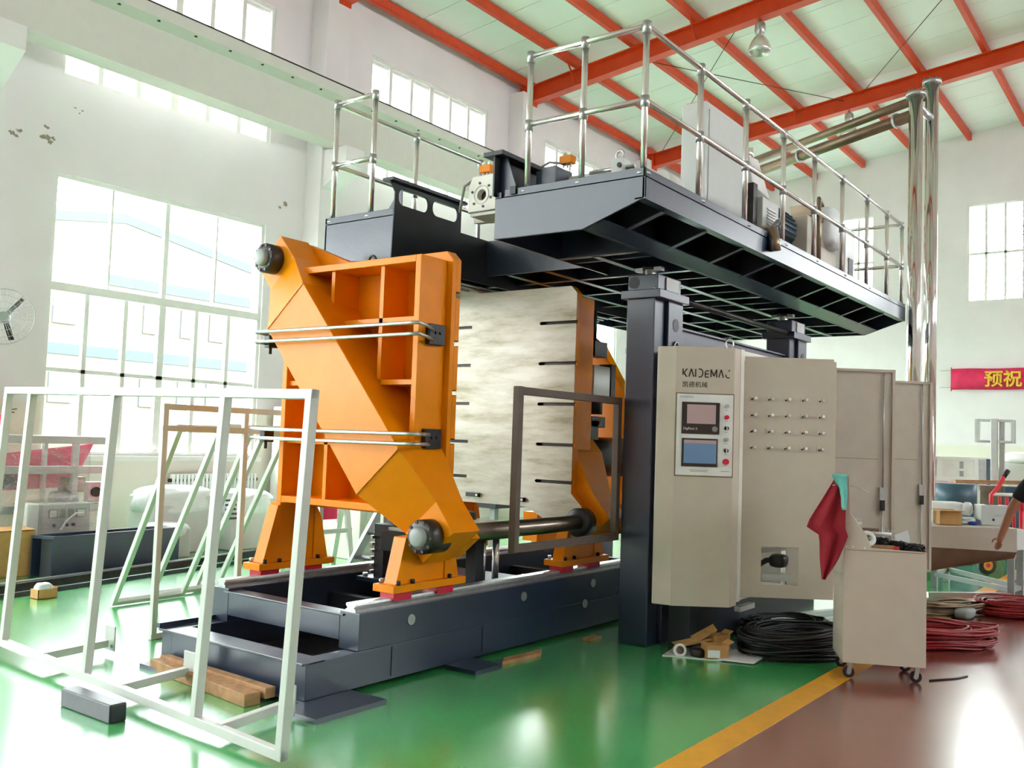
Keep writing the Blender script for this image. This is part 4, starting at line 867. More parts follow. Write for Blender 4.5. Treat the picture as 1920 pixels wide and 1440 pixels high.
for x, w, m_ in ((5.45, .10, 'whiteplastic'), (5.58, .06, 'grey'), (5.68, .06, 'grey'), (5.77, .11, 'whiteplastic')):
    m = MB().box(x, x+w, 10.385, 10.4, .55, .65).build('meter', 'grey', t); MB().box(x+.012, x+w-.012, 10.38, 10.386, .562, .638).build('meter_face', m_, m)
for x in (5.52, 5.66, 5.74): MB().cyl((x, 10.4, .47), (x, 10.37, .47), .018, 10).build('knob', 'darksteel', t)
MB().tube([(5.58, 10.36, .42), (5.64, 10.35, .52), (5.75, 10.36, .60), (5.84, 10.37, .60)], .012, 6).build('loose_cable', 'whiteplastic', t)
tag(MB().box(5.36, 5.99, 10.34, 10.36, .44, .735).build('film_sheet', 'film'), 'sheet of clear plastic film over the meter box', 'film')
t = thing('cardboard_box', 'large plain cardboard box at the left edge of the picture', 'cardboard box', (4.85, 10.2, 0))
MB().box(4.55, 5.12, 10.0, 10.5, 0, .47).build('body', 'card', t, bev=.006)
MB().hexa([(4.55, 10.0, .475), (5.12, 10.0, .475), (5.12, 10.25, .49), (4.55, 10.25, .5), (4.55, 10.0, .482), (5.12, 10.0, .482), (5.12, 10.25, .497), (4.55, 10.25, .507)]).build('flap', 'card', t)
t = thing('carton', 'small open cardboard carton stuffed with white tissue on the green floor', 'carton', (4.54, 8.66, 0))
b = MB(); b.box(4.45, 4.63, 8.58, 8.585, 0, .085); b.box(4.45, 4.63, 8.715, 8.72, 0, .085); b.box(4.45, 4.455, 8.58, 8.72, 0, .085); b.box(4.625, 4.63, 8.58, 8.72, 0, .1); b.box(4.45, 4.63, 8.58, 8.72, 0, .005)
b.build('box', 'card', t)
MB().blob((4.53, 8.65, .09), .07, .06, .05, .25, seed=2).build('tissue', 'paper', t)
for i, (p, q, r_, lb) in enumerate((((4.0, 9.05), (8.6, 10.05), .035, 'dark steel bar on the floor in front of the trough'), ((4.0, 8.78), (8.3, 9.62), .02, 'thin dark bar on the green floor, nearest of the bars'), ((4.1, 9.25), (8.0, 10.0), .03, 'pale steel bar on the floor right below the trough'))):
    tag(MB().bar((p[0], p[1], r_), (q[0], q[1], r_), r_*2, r_*2).build('steel_bar', ('darksteel', 'darkpaint', 'galv')[i]), lb, 'bar', 'steel bars on the floor')
t = thing('conveyor_frame', 'aluminium profile conveyor frame with bright pink sheet inside, wrapped in film, at the left', 'conveyor', (5.6, 11, 0))
for z in (1.42, 1.07, .62): MB().box(4.3, 6.42, 10.78, 10.85, z-.045, z+.045).build('profile_rail', 'alu', t, bev=.004)
for x in (4.5, 5.95, 6.38): MB().box(x-.035, x+.035, 10.785, 10.845, 0, 1.40).build('profile_post', 'alu', t, bev=.004)
for x in (5.05, 5.62): MB().box(x-.02, x+.02, 10.86, 10.92, .7, 1.38).build('inner_bar', 'alu', t)
MB().box(4.3, 6.42, 11.3, 11.37, 1.375, 1.465).build('profile_rail', 'alu', t)
MB().hexa([(4.3, 10.98, .80), (6.0, 10.95, .86), (6.0, 10.97, .86), (4.3, 11.0, .80), (4.3, 10.98, 1.08), (6.25, 10.95, 1.38), (6.25, 10.97, 1.38), (4.3, 11.0, 1.14)]).build('pink_sheet', 'pink', t)
MB().cyl((5.0, 10.9, .95), (5.35, 10.9, .95), .09, 18).build('roller', 'darksteel', t)
MB().cyl((5.72, 10.86, .73), (6.0, 10.86, .73), .09, 18).build('motor', 'galv', t)
MB().box(5.86, 6.12, 10.86, 11.0, .8, .98).build('drive_box', 'bronze', t)
br = MB().box(6.15, 6.36, 10.86, 10.93, .68, .92).build('bearing_block', 'galv', t, bev=.006)
MB().cyl((6.26, 10.86, .80), (6.26, 10.84, .80), .06, 16).build('bearing_bore', 'darksteel', br)
tag(MB().box(4.3, 6.1, 10.74, 10.745, .45, 1.36).build('film_sheet', 'film'), 'clear plastic film wrapped around the pink conveyor', 'film')
t = thing('fire_extinguisher', 'small red canister with a label standing on top of the aluminium frame', 'canister', (5.14, 10.95, 1.465))
MB().lathe([(0, 1.465), (.055, 1.465), (.06, 1.48), (.06, 1.62), (.04, 1.67), (.02, 1.69), (0, 1.69)], (5.14, 10.95, 0), n=18).build('body', 'redpaint', t)
MB().box(5.1, 5.18, 10.885, 10.892, 1.53, 1.58).build('label', 'whiteplastic', t)
for a in (-.6, .2, 1.0): MB().tube([(5.14, 10.95, 1.69), (5.14+.06*math.cos(a), 10.95, 1.74+.02*a), (5.14+.16*math.cos(a), 10.95, 1.75+.05*a)], .008, 6).build('hose', 'bronze', t)
t = thing('wall_fan', 'round wall fan with a wire guard at the left edge of the picture', 'fan', (5.32, 11.5, 2.8))
FC = V((5.27, 11.35, 2.84)); fa = V((-.55, -.8, .05)).normalized(); fx_, fy_ = perp(fa)
for r_ in (.33, .25, .17, .09): MB().tube([FC+fa*(.06*(1-(r_/.34)**2))+(fx_*math.cos(a)+fy_*math.sin(a))*r_ for a in [2*math.pi*i/28 for i in range(28)]], .006 if r_ > .3 else .003, 5, True).build('guard_ring', 'galv', t)
b = MB()
for i in range(40):
    a = 2*math.pi*i/40; d = fx_*math.cos(a)+fy_*math.sin(a); b.tube([FC+d*.06+fa*.06, FC+d*.2+fa*.045, FC+d*.33], .002, 4)
stuff(b.build('guard_wires', 'galv', t))
for i in range(3):
    a = 2*math.pi*i/3+.2; d = fx_*math.cos(a)+fy_*math.sin(a); e = fa.cross(d)
    MB().add([FC+d*.05-e*.03, FC+d*.29-e*.02+fa*.02, FC+d*.29+e*.035-fa*.02, FC+d*.05+e*.03-fa*.03, FC+d*.05-e*.03-fa*.006, FC+d*.29-e*.02+fa*.014, FC+d*.29+e*.035-fa*.026, FC+d*.05+e*.03-fa*.036], [(0, 1, 2, 3), (7, 6, 5, 4), (0, 4, 5, 1), (1, 5, 6, 2), (2, 6, 7, 3), (3, 7, 4, 0)]).build('blade', 'darksteel', t)
MB().cyl(FC-fa*.12, FC+fa*.02, .06, 14).build('motor', 'grey', t)
MB().bar(FC-fa*.1, (5.2, 11.62, 2.7), .04, .04).build('wall_arm', 'grey', t)
t = thing('radiator', 'white ribbed radiator on the cream wall below the tall window', 'radiator', (8.7, 11.88, .3))
for i in range(24):
    x = 7.97+i*.062; s_ = MB().box(x, x+.045, 11.84, 11.92, .36, .95).build('section', 'whiteplastic', t, bev=.012)
for z in (.86, .42): MB().cyl((7.93, 11.88, z), (9.47, 11.88, z), .028, 10).build('header_pipe', 'darksteel', t)
MB().box(7.93, 9.47, 11.93, 11.98, .3, .34).build('foot_rail', 'darkpaint', t)
for i, (c, r_, lb) in enumerate((((7.35, 10.9, .42), (.5, .32, .42), 'white plastic-wrapped crate with a humped top under the radiator'), ((8.32, 10.75, .38), (.42, .32, .40), 'white wrapped cabinet with dark vents left of the orange platen foot'), ((7.0, 10.5, .2), (.25, .25, .22), 'small crumpled white wrapped bundle beside the trough end'), ((9.1, 10.7, .25), (.4, .35, .26), 'pale wrapped bundle on the floor under the orange platen'))):
    t = thing('wrapped_crate', lb, 'crate', (c[0], c[1], 0), 'wrapped goods by the window wall')
    MB().box(c[0]-r_[0]*.9, c[0]+r_[0]*.9, c[1]-r_[1]*.9, c[1]+r_[1]*.9, 0, c[2]+r_[2]*.75).build('crate_body', 'lightgrey', t, bev=.02)
    MB().blob((c[0], c[1], c[2]+r_[2]*.55), r_[0], r_[1], r_[2]*.5, .16, 30, seed=20+i).build('wrap', 'wrap', t)
    if i == 1:
        for k in range(5): MB().box(7.85, 8.1, 10.45, 10.462, .42+k*.06, .445+k*.06).build('vent', 'darkpaint', t)
t = thing('window_column_box', 'white electrical box on the wall column beside the orange platen', 'box', (10.2, 11.6, .5))
MB().box(9.75, 10.22, 11.45, 11.9, .2, 2.0).build('body', 'white', t, bev=.01)
for z in (1.45, .62): MB().box(9.85, 9.95, 11.44, 11.45, z, z+.12).build('plate', 'grey', t)
# things seen under the front platen
t = thing('drawing_easel', 'white A-frame trestle with a pink panel beyond the base, seen under the orange platen', 'trestle', (7.5, 8.4, 0))
for x, y in ((7.2, 8.2), (8.0, 8.2)): MB().bar((x, y, 0), (x+.12, y+.3, .95), .06, .06).build('leg', 'white', t, bev=.004); MB().bar((x+.25, y+.6, 0), (x+.12, y+.3, .95), .06, .06).build('leg', 'white', t, bev=.004)
MB().bar((7.2, 8.35, .45), (8.1, 8.35, .45), .05, .05).build('crossbar', 'white', t)
MB().box(7.25, 8.2, 8.7, 8.72, .55, 1.0).build('pink_panel', 'pink', t)
t = thing('step_ladder', 'grey step ladder with dark treads beyond the base, seen under the orange platen', 'ladder', (7.9, 7.6, 0))
for dy in (0, .5): MB().bar((7.5, 7.3+dy, 0), (8.3, 7.3+dy, 1.1), .05, .1).build('side_rail', 'galv', t)
for i in range(4): MB().box(7.62+i*.2, 7.78+i*.2, 7.3, 7.8, .2+i*.26, .225+i*.26).build('tread', 'darkpaint', t)
t = thing('floor_cabinet', 'low white machine cabinet on the floor beyond the clamp', 'cabinet', (9.2, 9.0, 0))
MB().box(8.6, 10.0, 8.7, 9.5, 0, .75).build('body', 'cream', t, bev=.01)
MB().box(8.7, 9.9, 8.69, 8.7, .1, .65).build('door', 'white', t)
t = thing('tool_bench', 'dark workbench with white parts beyond the rear platen', 'bench', (10.5, 7.6, 0))
MB().box(9.6, 11.6, 7.3, 8.1, .72, .8).build('top', 'darkpaint', t, bev=.005)
for x, y in ((9.7, 7.4), (11.5, 7.4), (9.7, 8.0), (11.5, 8.0)): MB().box(x-.04, x+.04, y-.04, y+.04, 0, .72).build('leg', 'grey', t)
MB().box(9.9, 10.4, 7.5, 7.9, .8, 1.1).build('white_part', 'cream', t, bev=.01)
# ================================================================ CART
cu_ = V((.436, -.90, 0)).normalized(); cn = V((.90, .436, 0)).normalized(); CO = V((6.86, 2.09, 0))
cf = lambda a, z, q: CO+cu_*a+cn*q+V((0, 0, z))
t = thing('tool_cart', 'beige sheet-metal cart on castors with a junk-filled bin, right of the control cabinet', 'cart', CO)
prof = [(0, .115), (.555, .115), (.555, .915), (.185, .925), (.15, 1.02), (.04, 1.17), (.03, 1.43), (0, 1.43)]
MB().prism(prof, cf, 0, .015).build('near_side', 'beige', t, bev=.003)
MB().prism(prof, cf, .445, .46).build('far_side', 'beige', t, bev=.003)
MB().prism([(0, .115), (.015, .115), (.015, 1.43), (0, 1.43)], cf, .015, .445).build('back_board', 'beige', t)
MB().prism([(.54, .115), (.555, .115), (.555, .90), (.54, .90)], cf, .015, .445).build('front_panel', 'beige', t)
MB().prism([(0, .70), (.555, .70), (.555, .715), (0, .715)], cf, .015, .445).build('bin_floor', 'beige', t)
MB().prism([(0, .115), (.555, .115), (.555, .13), (0, .13)], cf, .015, .445).build('bottom', 'beige', t)
MB().prism([(.02, .905), (.54, .905), (.54, .909), (.02, .909)], cf, -.002, .001).build('seam', 'bronze', t)
for a, z in ((.015, .93), (.06, .93), (.14, .925), (.02, 1.0)): MB().cyl(cf(a, z, 0), cf(a, z, -.005), .006, 8).build('rivet', 'whiteplastic', t)
for a, q in ((.05, .06), (.5, .06), (.05, .40), (.5, .40)):
    c = cf(a, .04, q); w = MB().cyl(c-cn*.012-cu_*.0, c+cn*.012, .04, 16).build('castor_wheel', 'rubber', t)
    MB().cyl(c-cn*.016, c+cn*.016, .016, 10).build('hub', 'galv', w)
    for s in (-1, 1): MB().bar(c+cn*.02*s, c+cn*.018*s+V((0, 0, .075))+cu_*.012, .03, .004, cn).build('fork', 'galv', w)
# cloths hanging on the back board
def cloth(name, label, outline, m, q0, folds, dirn=None):
    n = 16; k = 14; vs = []; fs = []
    for j in range(k+1):
        f = j/k; z = outline[0][1]+(outline[-1][1]-outline[0][1])*f
        for q in range(len(outline)-1):
            if outline[q][1] >= z >= outline[q+1][1]: break
        g = (outline[q][1]-z)/max(1e-6, outline[q][1]-outline[q+1][1]); l = outline[q][0]+(outline[q+1][0]-outline[q][0])*g; r = outline[q][2]+(outline[q+1][2]-outline[q][2])*g
        for i in range(n+1):
            a = l+(r-l)*i/n; d = .022*math.sin(folds*i/n*6.28+f*2)*min(1, f*3)
            vs.append(cf(a, z, q0+d)); 
    for j in range(k):
        for i in range(n): fs.append((j*(n+1)+i, j*(n+1)+i+1, (j+1)*(n+1)+i+1, (j+1)*(n+1)+i))
    o = tag(MB().add(vs, fs, True).build(name, m), label, 'cloth', 'rags on the cart')
    s = o.modifiers.new('thick', 'SOLIDIFY'); s.thickness = .006; return o
cloth('red_cloth', 'dark red cloth hanging in folds from the back of the beige cart', [(-.065, 1.42, -.02), (-.14, 1.28, .0), (-.265, 1.06, .0), (-.17, 1.0, .02), (-.165, .82, -.05), (-.15, .69, -.13)], 'redcloth', -.02, 1.6)
cloth('turquoise_cloth', 'turquoise rag over the top edge of the cart behind the red cloth', [(-.10, 1.44, .012), (-.085, 1.40, .012), (-.045, 1.345, .012), (-.03, 1.27, .012), (-.02, 1.19, .0)], 'teal', -.052, 1.2)
tag(MB().tube([cf(.02, 1.36, .1), cf(-.03, 1.37, .05), cf(-.09, 1.36, -.05)], .004, 6).build('wire_hook', 'galv'), 'thin wire hook on the cart back holding the red cloth', 'hook')
tag(MB().tube([cf(.03, 1.36, .2), cf(.12, 1.345, .2), cf(.2, 1.31, .2)], .004, 6).build('pegboard_hook', 'galv'), 'thin straight wire hook sticking out from the cart back over the bin', 'hook')
# contents of the bin
jr = random.Random(5)
t = thing('round_reel', 'clear round plastic reel lying on the rubbish in the cart bin', 'reel', cf(.2, .93, .2))
rc = cf(.17, .985, .07); ra = (cn*-1+V((0, 0, .5))+cu_*.2).normalized()
MB().lathe([(.02, 0), (.055, .0), (.06, .006), (.055, .012), (.02, .012), (.02, 0)], rc, ra, 20).build('disc', 'wrap', t); MB().lathe([(0, .0), (.02, .0), (.02, .02), (0, .02)], rc, ra, 12).build('core', 'bronze', t)
tag(MB().cyl(cf(.22, 1.015, .2), cf(.36, 1.01, .22), .014, 10).build('white_tube', 'whiteplastic'), 'short white tube across the rubbish in the cart bin', 'tube')
tag(MB().obox(cf(.43, .99, .18), cu_*.045+V((0, 0, .02)), V((0, 0, .04))-cu_*.01, cn*.002).build('paper_scrap', 'paper'), 'folded white paper sticking up from the cart bin', 'paper')
tag(MB().obox(cf(.27, .925, .06), cu_*.08, cn*.012, V((0, 0, .02))).build('wood_scrap', 'wood'), 'pale wooden scrap at the near rim of the cart bin', 'scrap')
tag(MB().obox(cf(.36, .925, .05), cu_*.02, cn*.012, V((0, 0, .015))).build('red_scrap', 'redpaint'), 'tiny red scrap at the near rim of the cart bin', 'scrap')
for i, (a, z, q, lb) in enumerate(((.30, .95, .25, 'tangle of black cable ties on the left half of the cart bin'), (.42, .94, .22, 'bundle of black cable offcuts in the middle of the cart bin'), (.50, .93, .12, 'loop of black cable at the right end of the cart bin'))):
    b = MB()
    for j in range(9):
        pts = []; ph = jr.uniform(0, 6)
        for s_ in range(11): b_ = ph+s_*.6; pts.append(cf(a+.06*math.cos(b_)+jr.uniform(-.01, .01), z+.03*math.sin(b_*1.7+j)-.01*j*.2, q+.06*math.sin(b_)))
        b.tube(pts, .007, 5)
    tag(b.build('cable_tangle', 'black'), lb, 'cable', 'cable scrap in the cart')
tag(MB().blob(cf(.3, .78, .23), .20, .15, .11, .1, seed=31).build('rubbish_bag', 'darksteel'), 'dark rubbish heap filling the cart bin under the cables', 'rubbish')
t = thing('terminal_strip', 'white toothed plastic strip lying at the back of the cart bin', 'strip', cf(.1, 1.1, .25))
MB().obox(cf(.10, 1.08, .25), cu_*.06, cn*.02, V((0, 0, .01))).build('strip', 'whiteplastic', t)
for i in range(6): MB().obox(cf(.055+i*.018, 1.10, .25), cu_*.005, cn*.015, V((0, 0, .012))).build('tooth', 'whiteplastic', t)
tag(MB().obox(cf(.07, 1.02, .2), cu_*.03, V((0, 0, .045)), cn*.02).build('white_packet', 'paper'), 'crumpled white packet against the cart back board', 'packet')
tag(MB().obox(cf(.2, 1.03, .33), cu_*.09, cn*.03, V((0, 0, .012))).build('grey_tray', 'bronze'), 'flat brown-grey tray at the far side of the cart bin', 'tray')
for i, a in enumerate((.36, .40)): tag(MB().cyl(cf(a, .97, .36), cf(a, 1.05, .36), .017, 12).build('clear_bottle', 'film'), ['left of two small clear bottles at the far rim of the cart bin', 'right of two small clear bottles at the far rim of the cart bin'][i], 'bottle')
# ================================================================ RUBBISH AND CABLE COILS ON THE FLOOR
tag(MB().hexa([(6.58, 3.36, .0), (6.74, 2.95, 0), (7.2, 3.0, 0), (7.05, 3.45, 0), (6.58, 3.36, .006), (6.74, 2.95, .006), (7.2, 3.0, .006), (7.05, 3.45, .006)]).build('clear_sheet', 'wrap'), 'clear plastic sheet on the floor under the cardboard scraps', 'sheet')
tag(MB().hexa([(6.72, 2.98, .008), (6.80, 2.72, .008), (7.22, 2.74, .008), (7.1, 3.0, .008), (6.72, 2.98, .012), (6.80, 2.72, .012), (7.22, 2.74, .03), (7.1, 3.0, .03)]).build('paper_sheet', 'paper'), 'white sheet of paper on the floor right of the cardboard scraps', 'paper')
def carton(x, y, s, rz, label, h=.08):
    t = thing('small_carton', label, 'carton', (x, y, .008), 'cardboard scraps')
    c, d = math.cos(rz), math.sin(rz); a = V((c, d, 0)); e = V((-d, c, 0))
    b = MB()
    for sg in (-1, 1): b.obox(V((x, y, .008+h/2))+a*s*sg, a*.003, e*s*.7, V((0, 0, h/2))); b.obox(V((x, y, .008+h/2))+e*s*.7*sg, e*.003, a*s, V((0, 0, h/2)))
    b.obox((x, y, .012), a*s, e*s*.7, V((0, 0, .003))); b.build('body', 'card', t)
    for sg in (-1, 1): MB().obox(V((x, y, .008+h+.012))+a*s*1.25*sg, a*s*.28+V((0, 0, .012*sg)), e*s*.68, V((0, 0, .002))).build('flap', 'card', t)
    return t
carton(6.80, 3.03, .085, -.75, 'open cardboard carton on the floor in front of the control cabinet', .10)
carton(6.98, 3.08, .07, -.4, 'smaller cardboard carton behind the open one on the floor', .14)
tag(MB().obox((6.84, 3.24, .09), V((.085, -.10, .03)), V((.05, .045, .0)), V((-.01, .01, .006))).build('cardboard_flap', 'card'), 'bent cardboard flap propped on the scraps, leftmost', 'cardboard', 'cardboard scraps')
tag(MB().obox((6.90, 3.17, .15), V((.05, -.07, .05)), V((.05, .04, .01)), V((0, 0, .006))).build('cardboard_piece', 'card'), 'flat orange-brown cardboard piece on top of the scraps', 'cardboard', 'cardboard scraps')
t = thing('tape_roll', 'white tape roll lying left of the cardboard scraps', 'roll', (6.70, 3.28, .008))
MB().lathe([(.03, 0), (.05, 0), (.05, .05), (.03, .05), (.03, 0)], (6.70, 3.28, .035), (-.8, -.6, .25), 18).build('roll', 'whiteplastic', t)
MB().lathe([(.029, 0), (.03, .0), (.03, .052), (.029, .052)], (6.70, 3.28, .035), (-.8, -.6, .25), 18).build('core', 'card', t)
tag(MB().blob((6.74, 3.14, .035), .05, .06, .035, .2, seed=15).build('dark_bag', 'darksteel'), 'dark crumpled bag between the cardboard scraps', 'bag')
tag(MB().obox((6.715, 3.0, .05), V((.03, -.035, 0)), V((.004, .004, 0)), V((0, 0, .028))).build('white_label_box', 'paper'), 'small white label box in front of the open carton', 'box')
def coil(name, label, c, rx, ry, n, m, r=.008, h=.14, seed=1, rot=0):
    rr = random.Random(seed); b = MB(); c = V(c)
    for i in range(n):
        k = rr.uniform(.72, 1.0); z = r+h*rr.random()*(1-.3*k); ph = rr.uniform(0, 6.28); dx, dy = rr.uniform(-.06, .06), rr.uniform(-.05, .05); tl = rr.uniform(-.03, .03)
        pts = []
        for s_ in range(30):
            a = 2*math.pi*s_/30; x = rx*k*math.cos(a)+dx; y = ry*k*math.sin(a)+dy
            pts.append(c+V((x*math.cos(rot)-y*math.sin(rot), x*math.sin(rot)+y*math.cos(rot), max(r, z+tl*math.cos(a+ph)+.01*math.sin(3*a+ph)))))
        b.tube(pts, r, 6, True)
    return tag(stuff(b.build(name, m)), label, 'cable coil')
coil('cable_coil', 'big coil of black cable on the floor between the scraps and the cart', (7.42, 2.62, 0), .50, .30, 60, 'rubber', .010, .26, 1, -.5)
coil('cable_coil', 'second black cable coil further under the cabinet', (8.1, 2.95, 0), .40, .28, 30, 'rubber', .009, .16, 2, -.5)
coil('hose_coil', 'large coil of dark red hose on the floor right of the cart', (8.52, 1.98, 0), .66, .24, 50, 'darkred', .011, .22, 3, -.95)
coil('hose_coil', 'smaller dark red hose coil beside the trestle leg at the right edge', (11.0, 1.50, 0), .50, .28, 36, 'darkred', .012, .18, 4, -.8)
coil('cable_coil', 'grey-brown cable coil on the floor behind the dark red hose', (10.4, 2.2, 0), .45, .2, 22, 'bronze', .012, .14, 5, -.8)
tag(MB().blob((10.3, 1.95, .05), .18, .08, .05, .15, seed=44).build('grey_rag', 'grey'), 'grey rag on the floor beside the dark red hose coils', 'rag')
tag(MB().tube([(7.25, 1.60, .006), (7.45, 1.47, .006), (7.6, 1.42, .006)], .006, 6).build('cable_end', 'black'), 'black cable end on the red-brown floor right of the cart castor', 'cable')
for i, (p, q) in enumerate((((8.0, 3.35, .02), (9.6, 2.6, .02)), ((8.4, 3.5, .02), (10.6, 2.5, .02)))):
    tag(MB().bar(p, q, .07, .04).build('floor_duct', 'lightgrey'), ['pale cable duct on the floor behind the black coils', 'second pale cable duct on the floor under the open doors'][i], 'duct')
# ================================================================ TRESTLE WITH SHEET METAL
t = thing('trestle', 'steel trestle table at the right edge holding the beige sheet metal', 'trestle', (12, 2.2, 0))
for x, y in ((11.62, 1.74), (11.95, 1.70), (12.35, 2.68), (13.05, 2.69)): MB().box(x-.035, x+.035, y-.035, y+.035, 0, .80).build('leg', 'grey', t, bev=.004)
for p, q in (((11.62, 1.74), (12.35, 2.68)), ((11.95, 1.70), (13.05, 2.69)), ((11.62, 1.74), (11.95, 1.70)), ((12.35, 2.68), (13.05, 2.69))):
    for z in (.78, .16): MB().bar((p[0], p[1], z), (q[0], q[1], z), .05, .05).build('crossbar', 'grey', t)
MB().bar((11.2, 2.5, .06), (11.62, 1.74, .1), .06, .06).build('long_bar', 'alu', t)
MB().bar((11.62, 1.70, .70), (11.96, 1.62, .70), .01, .22).build('end_plate', 'lightgrey', t)
t = thing('sheet_metal_panel', 'beige folded sheet-metal panel with a sloping underside, lying on the trestle', 'panel', (11.1, 2.0, .2))
A0, B0 = V((10.80, 2.42, 0)), V((11.31, 1.64, 0)); nb = V((.84, .55, 0))
za, zb_ = lambda p, z: p+V((0, 0, z)), None
MB().hexa([za(A0, .62), za(B0, .60), za(B0+nb*.02, .60), za(A0+nb*.02, .62), za(A0, .825), za(B0, .835), za(B0+nb*.02, .835), za(A0+nb*.02, .825)]).build('front_face', 'beige', t)
MB().hexa([za(A0, .825), za(B0, .835), za(B0+nb*.75, .82), za(A0+nb*.75, .82), za(A0, .84), za(B0, .85), za(B0+nb*.75, .835), za(A0+nb*.75, .835)]).build('top_face', 'beige', t)
MB().hexa([za(A0+nb*.06, .35), za(B0+nb*.06, .53), za(B0+nb*.08, .53), za(A0+nb*.08, .35), za(A0, .62), za(B0, .60), za(B0+nb*.02, .60), za(A0+nb*.02, .62)]).build('sloping_face', 'bronze', t)  # darker tone than the beige faces: shade of the underside painted in
def box_on(name, label, cat, c, u, w, d, h, m, z, bev=.006):
    u = V((u[0], u[1], 0)).normalized(); n = V((-u.y, u.x, 0))
    t = thing(name, label, cat, (c[0], c[1], z)); MB().obox((c[0], c[1], z+h/2), u*w/2, n*d/2, V((0, 0, h/2))).build('body', m, t, bev=bev)
    return t, V((c[0], c[1], z)), u, n
ub = (.55, -.83)
t, c, u, n = box_on('cardboard_box', 'open brown cardboard box on the beige sheet metal beside the cabinet doors', 'cardboard box', (11.27, 2.32), ub, .235, .2, .15, 'card', .845)
for s in (-1, 1): MB().obox(c+n*s*.10+V((0, 0, .155))+n*s*.03, u*.115, n*.035, V((0, 0, .003))).build('flap', 'card', t)
t, c, u, n = box_on('junction_box', 'grey metal junction box with two round holes on the sheet metal', 'box', (11.74, 1.96), ub, .30, .2, .22, 'lightgrey', .845)
for s in (-.02, .1): MB().cyl(c+u*s-n*.1+V((0, 0, .06)), c+u*s-n*.106+V((0, 0, .06)), .014, 10).build('hole', 'ink', t)
MB().obox(c+V((0, 0, .223)), u*.06, n*.04, V((0, 0, .004))).build('gland_plate', 'ink', t)
t, c, u, n = box_on('foam_box', 'white foam box with plastic wrap behind the cardboard box', 'box', (11.72, 2.45), ub, .36, .25, .23, 'whiteplastic', .84, .02)
tag(MB().blob((11.62, 2.18, .875), .10, .08, .045, .3, seed=50).build('white_wrap', 'wrap'), 'crumpled white wrap between the cardboard box and the grey box', 'wrap')
tag(MB().blob((11.52, 2.1, .86), .06, .05, .02, .2, seed=51).build('blue_rag', 'blue'), 'small bright blue rag on the sheet metal', 'rag')
tag(MB().box(11.6, 11.66, 2.02, 2.06, .845, .89).build('green_terminal', 'bronze'), 'small brown-green terminal block in front of the grey box', 'block')
t = thing('white_jar', 'cream jar with a white lid left of the cardboard box', 'jar', (11.22, 2.56, .845))
MB().cyl((11.22, 2.56, .845), (11.22, 2.56, 1.0), .06, 16).build('body', 'cream', t); MB().cyl((11.22, 2.56, 1.0), (11.22, 2.56, 1.03), .065, 16).build('lid', 'whiteplastic', t)
tag(MB().box(11.40, 11.44, 2.20, 2.25, .845, .96).build('green_box', 'greenlid'), 'thin green packet beside the cardboard box', 'packet')
tag(MB().blob((11.72, 2.20, 1.0), .05, .05, .08, .2, seed=52).build('paper_cup', 'whiteplastic'), 'white crumpled paper cup beside the grey box', 'cup')
# ================================================================ FAR RIGHT BACKGROUND
t = thing('motor_drum', 'blue-grey drum-shaped motor housing on a flange in the background at right', 'drum', (15.6, 3.1, .0))
MB().cyl((15.6, 3.1, .80), (15.6, 3.1, 1.18), .30, 30).build('drum', 'barrel', t)
MB().cyl((15.6, 3.1, .72), (15.6, 3.1, .80), .40, 30).build('flange', 'barrel', t)
MB().box(15.3, 15.9, 2.8, 3.4, 0, .72).build('pedestal', 'barrel', t, bev=.01)
for i in range(8): MB().cyl((15.6+.36*math.cos(i*.785), 3.1+.36*math.sin(i*.785), .8), (15.6+.36*math.cos(i*.785), 3.1+.36*math.sin(i*.785), .83), .02, 6).build('bolt', 'galv', t)
t = thing('machine_enclosure', 'white machine enclosure with clear windows in the background at right', 'machine', (18.5, 3.6, 0))
uE = V((.55, -.83, 0)); nE = V((-.83, -.55, 0)); EO = V((18.1, 4.3, 0)); ef = lambda a, z, q: EO+uE*a+nE*q+V((0, 0, z))
MB().prism([(0, .0), (1.45, 0), (1.45, 1.58), (0, 1.58)], ef, -.8, -.02).build('body', 'cream', t)
MB().prism([(0, .9), (1.45, .9), (1.45, 1.58), (0, 1.58)], ef, -.02, 0, [[(.04, 1.22), (.42, 1.22), (.42, 1.53), (.04, 1.53)], [(.52, 1.22), (1.1, 1.22), (1.1, 1.53), (.52, 1.53)], [(.2, 1.04), (.62, 1.04), (.62, 1.14), (.2, 1.14)], [(.68, 1.05), (1.15, 1.05), (1.15, 1.13), (.68, 1.13)]]).build('front_frame', 'white', t)
for a0, a1, z0, z1, m_ in ((.05, .41, 1.23, 1.52, 'grey'), (.21, .61, 1.05, 1.13, 'grey'), (.69, 1.14, 1.06, 1.12, 'barrel'), (.83, .90, 1.37, 1.5, 'grey'), (.83, .9, 1.23, 1.33, 'grey'), (.26, .32, 1.25, 1.45, 'bronze'), (.46, .5, 1.33, 1.43, 'ink')):
    MB().prism([(a0, z0), (a1, z0), (a1, z1), (a0, z1)], ef, -.018, -.01).build('window_content', m_, t)
MB().prism([(1.17, 1.0), (1.28, 1.0), (1.28, 1.55), (1.17, 1.55)], ef, -.0, .01).build('hinge_strip', 'galv', t)
MB().prism([(1.30, 1.0), (1.44, 1.0), (1.44, 1.56), (1.30, 1.56)], ef, -.0, .012).build('green_side', 'barrel', t)
t = thing('profile_stand', 'tall aluminium profile stand carrying two open square frames, in front of the back wall', 'stand', (17.75, 2.92, 0))
MB().box(17.70, 17.80, 2.87, 2.97, 0, 2.25).build('post', 'alu', t, bev=.005)
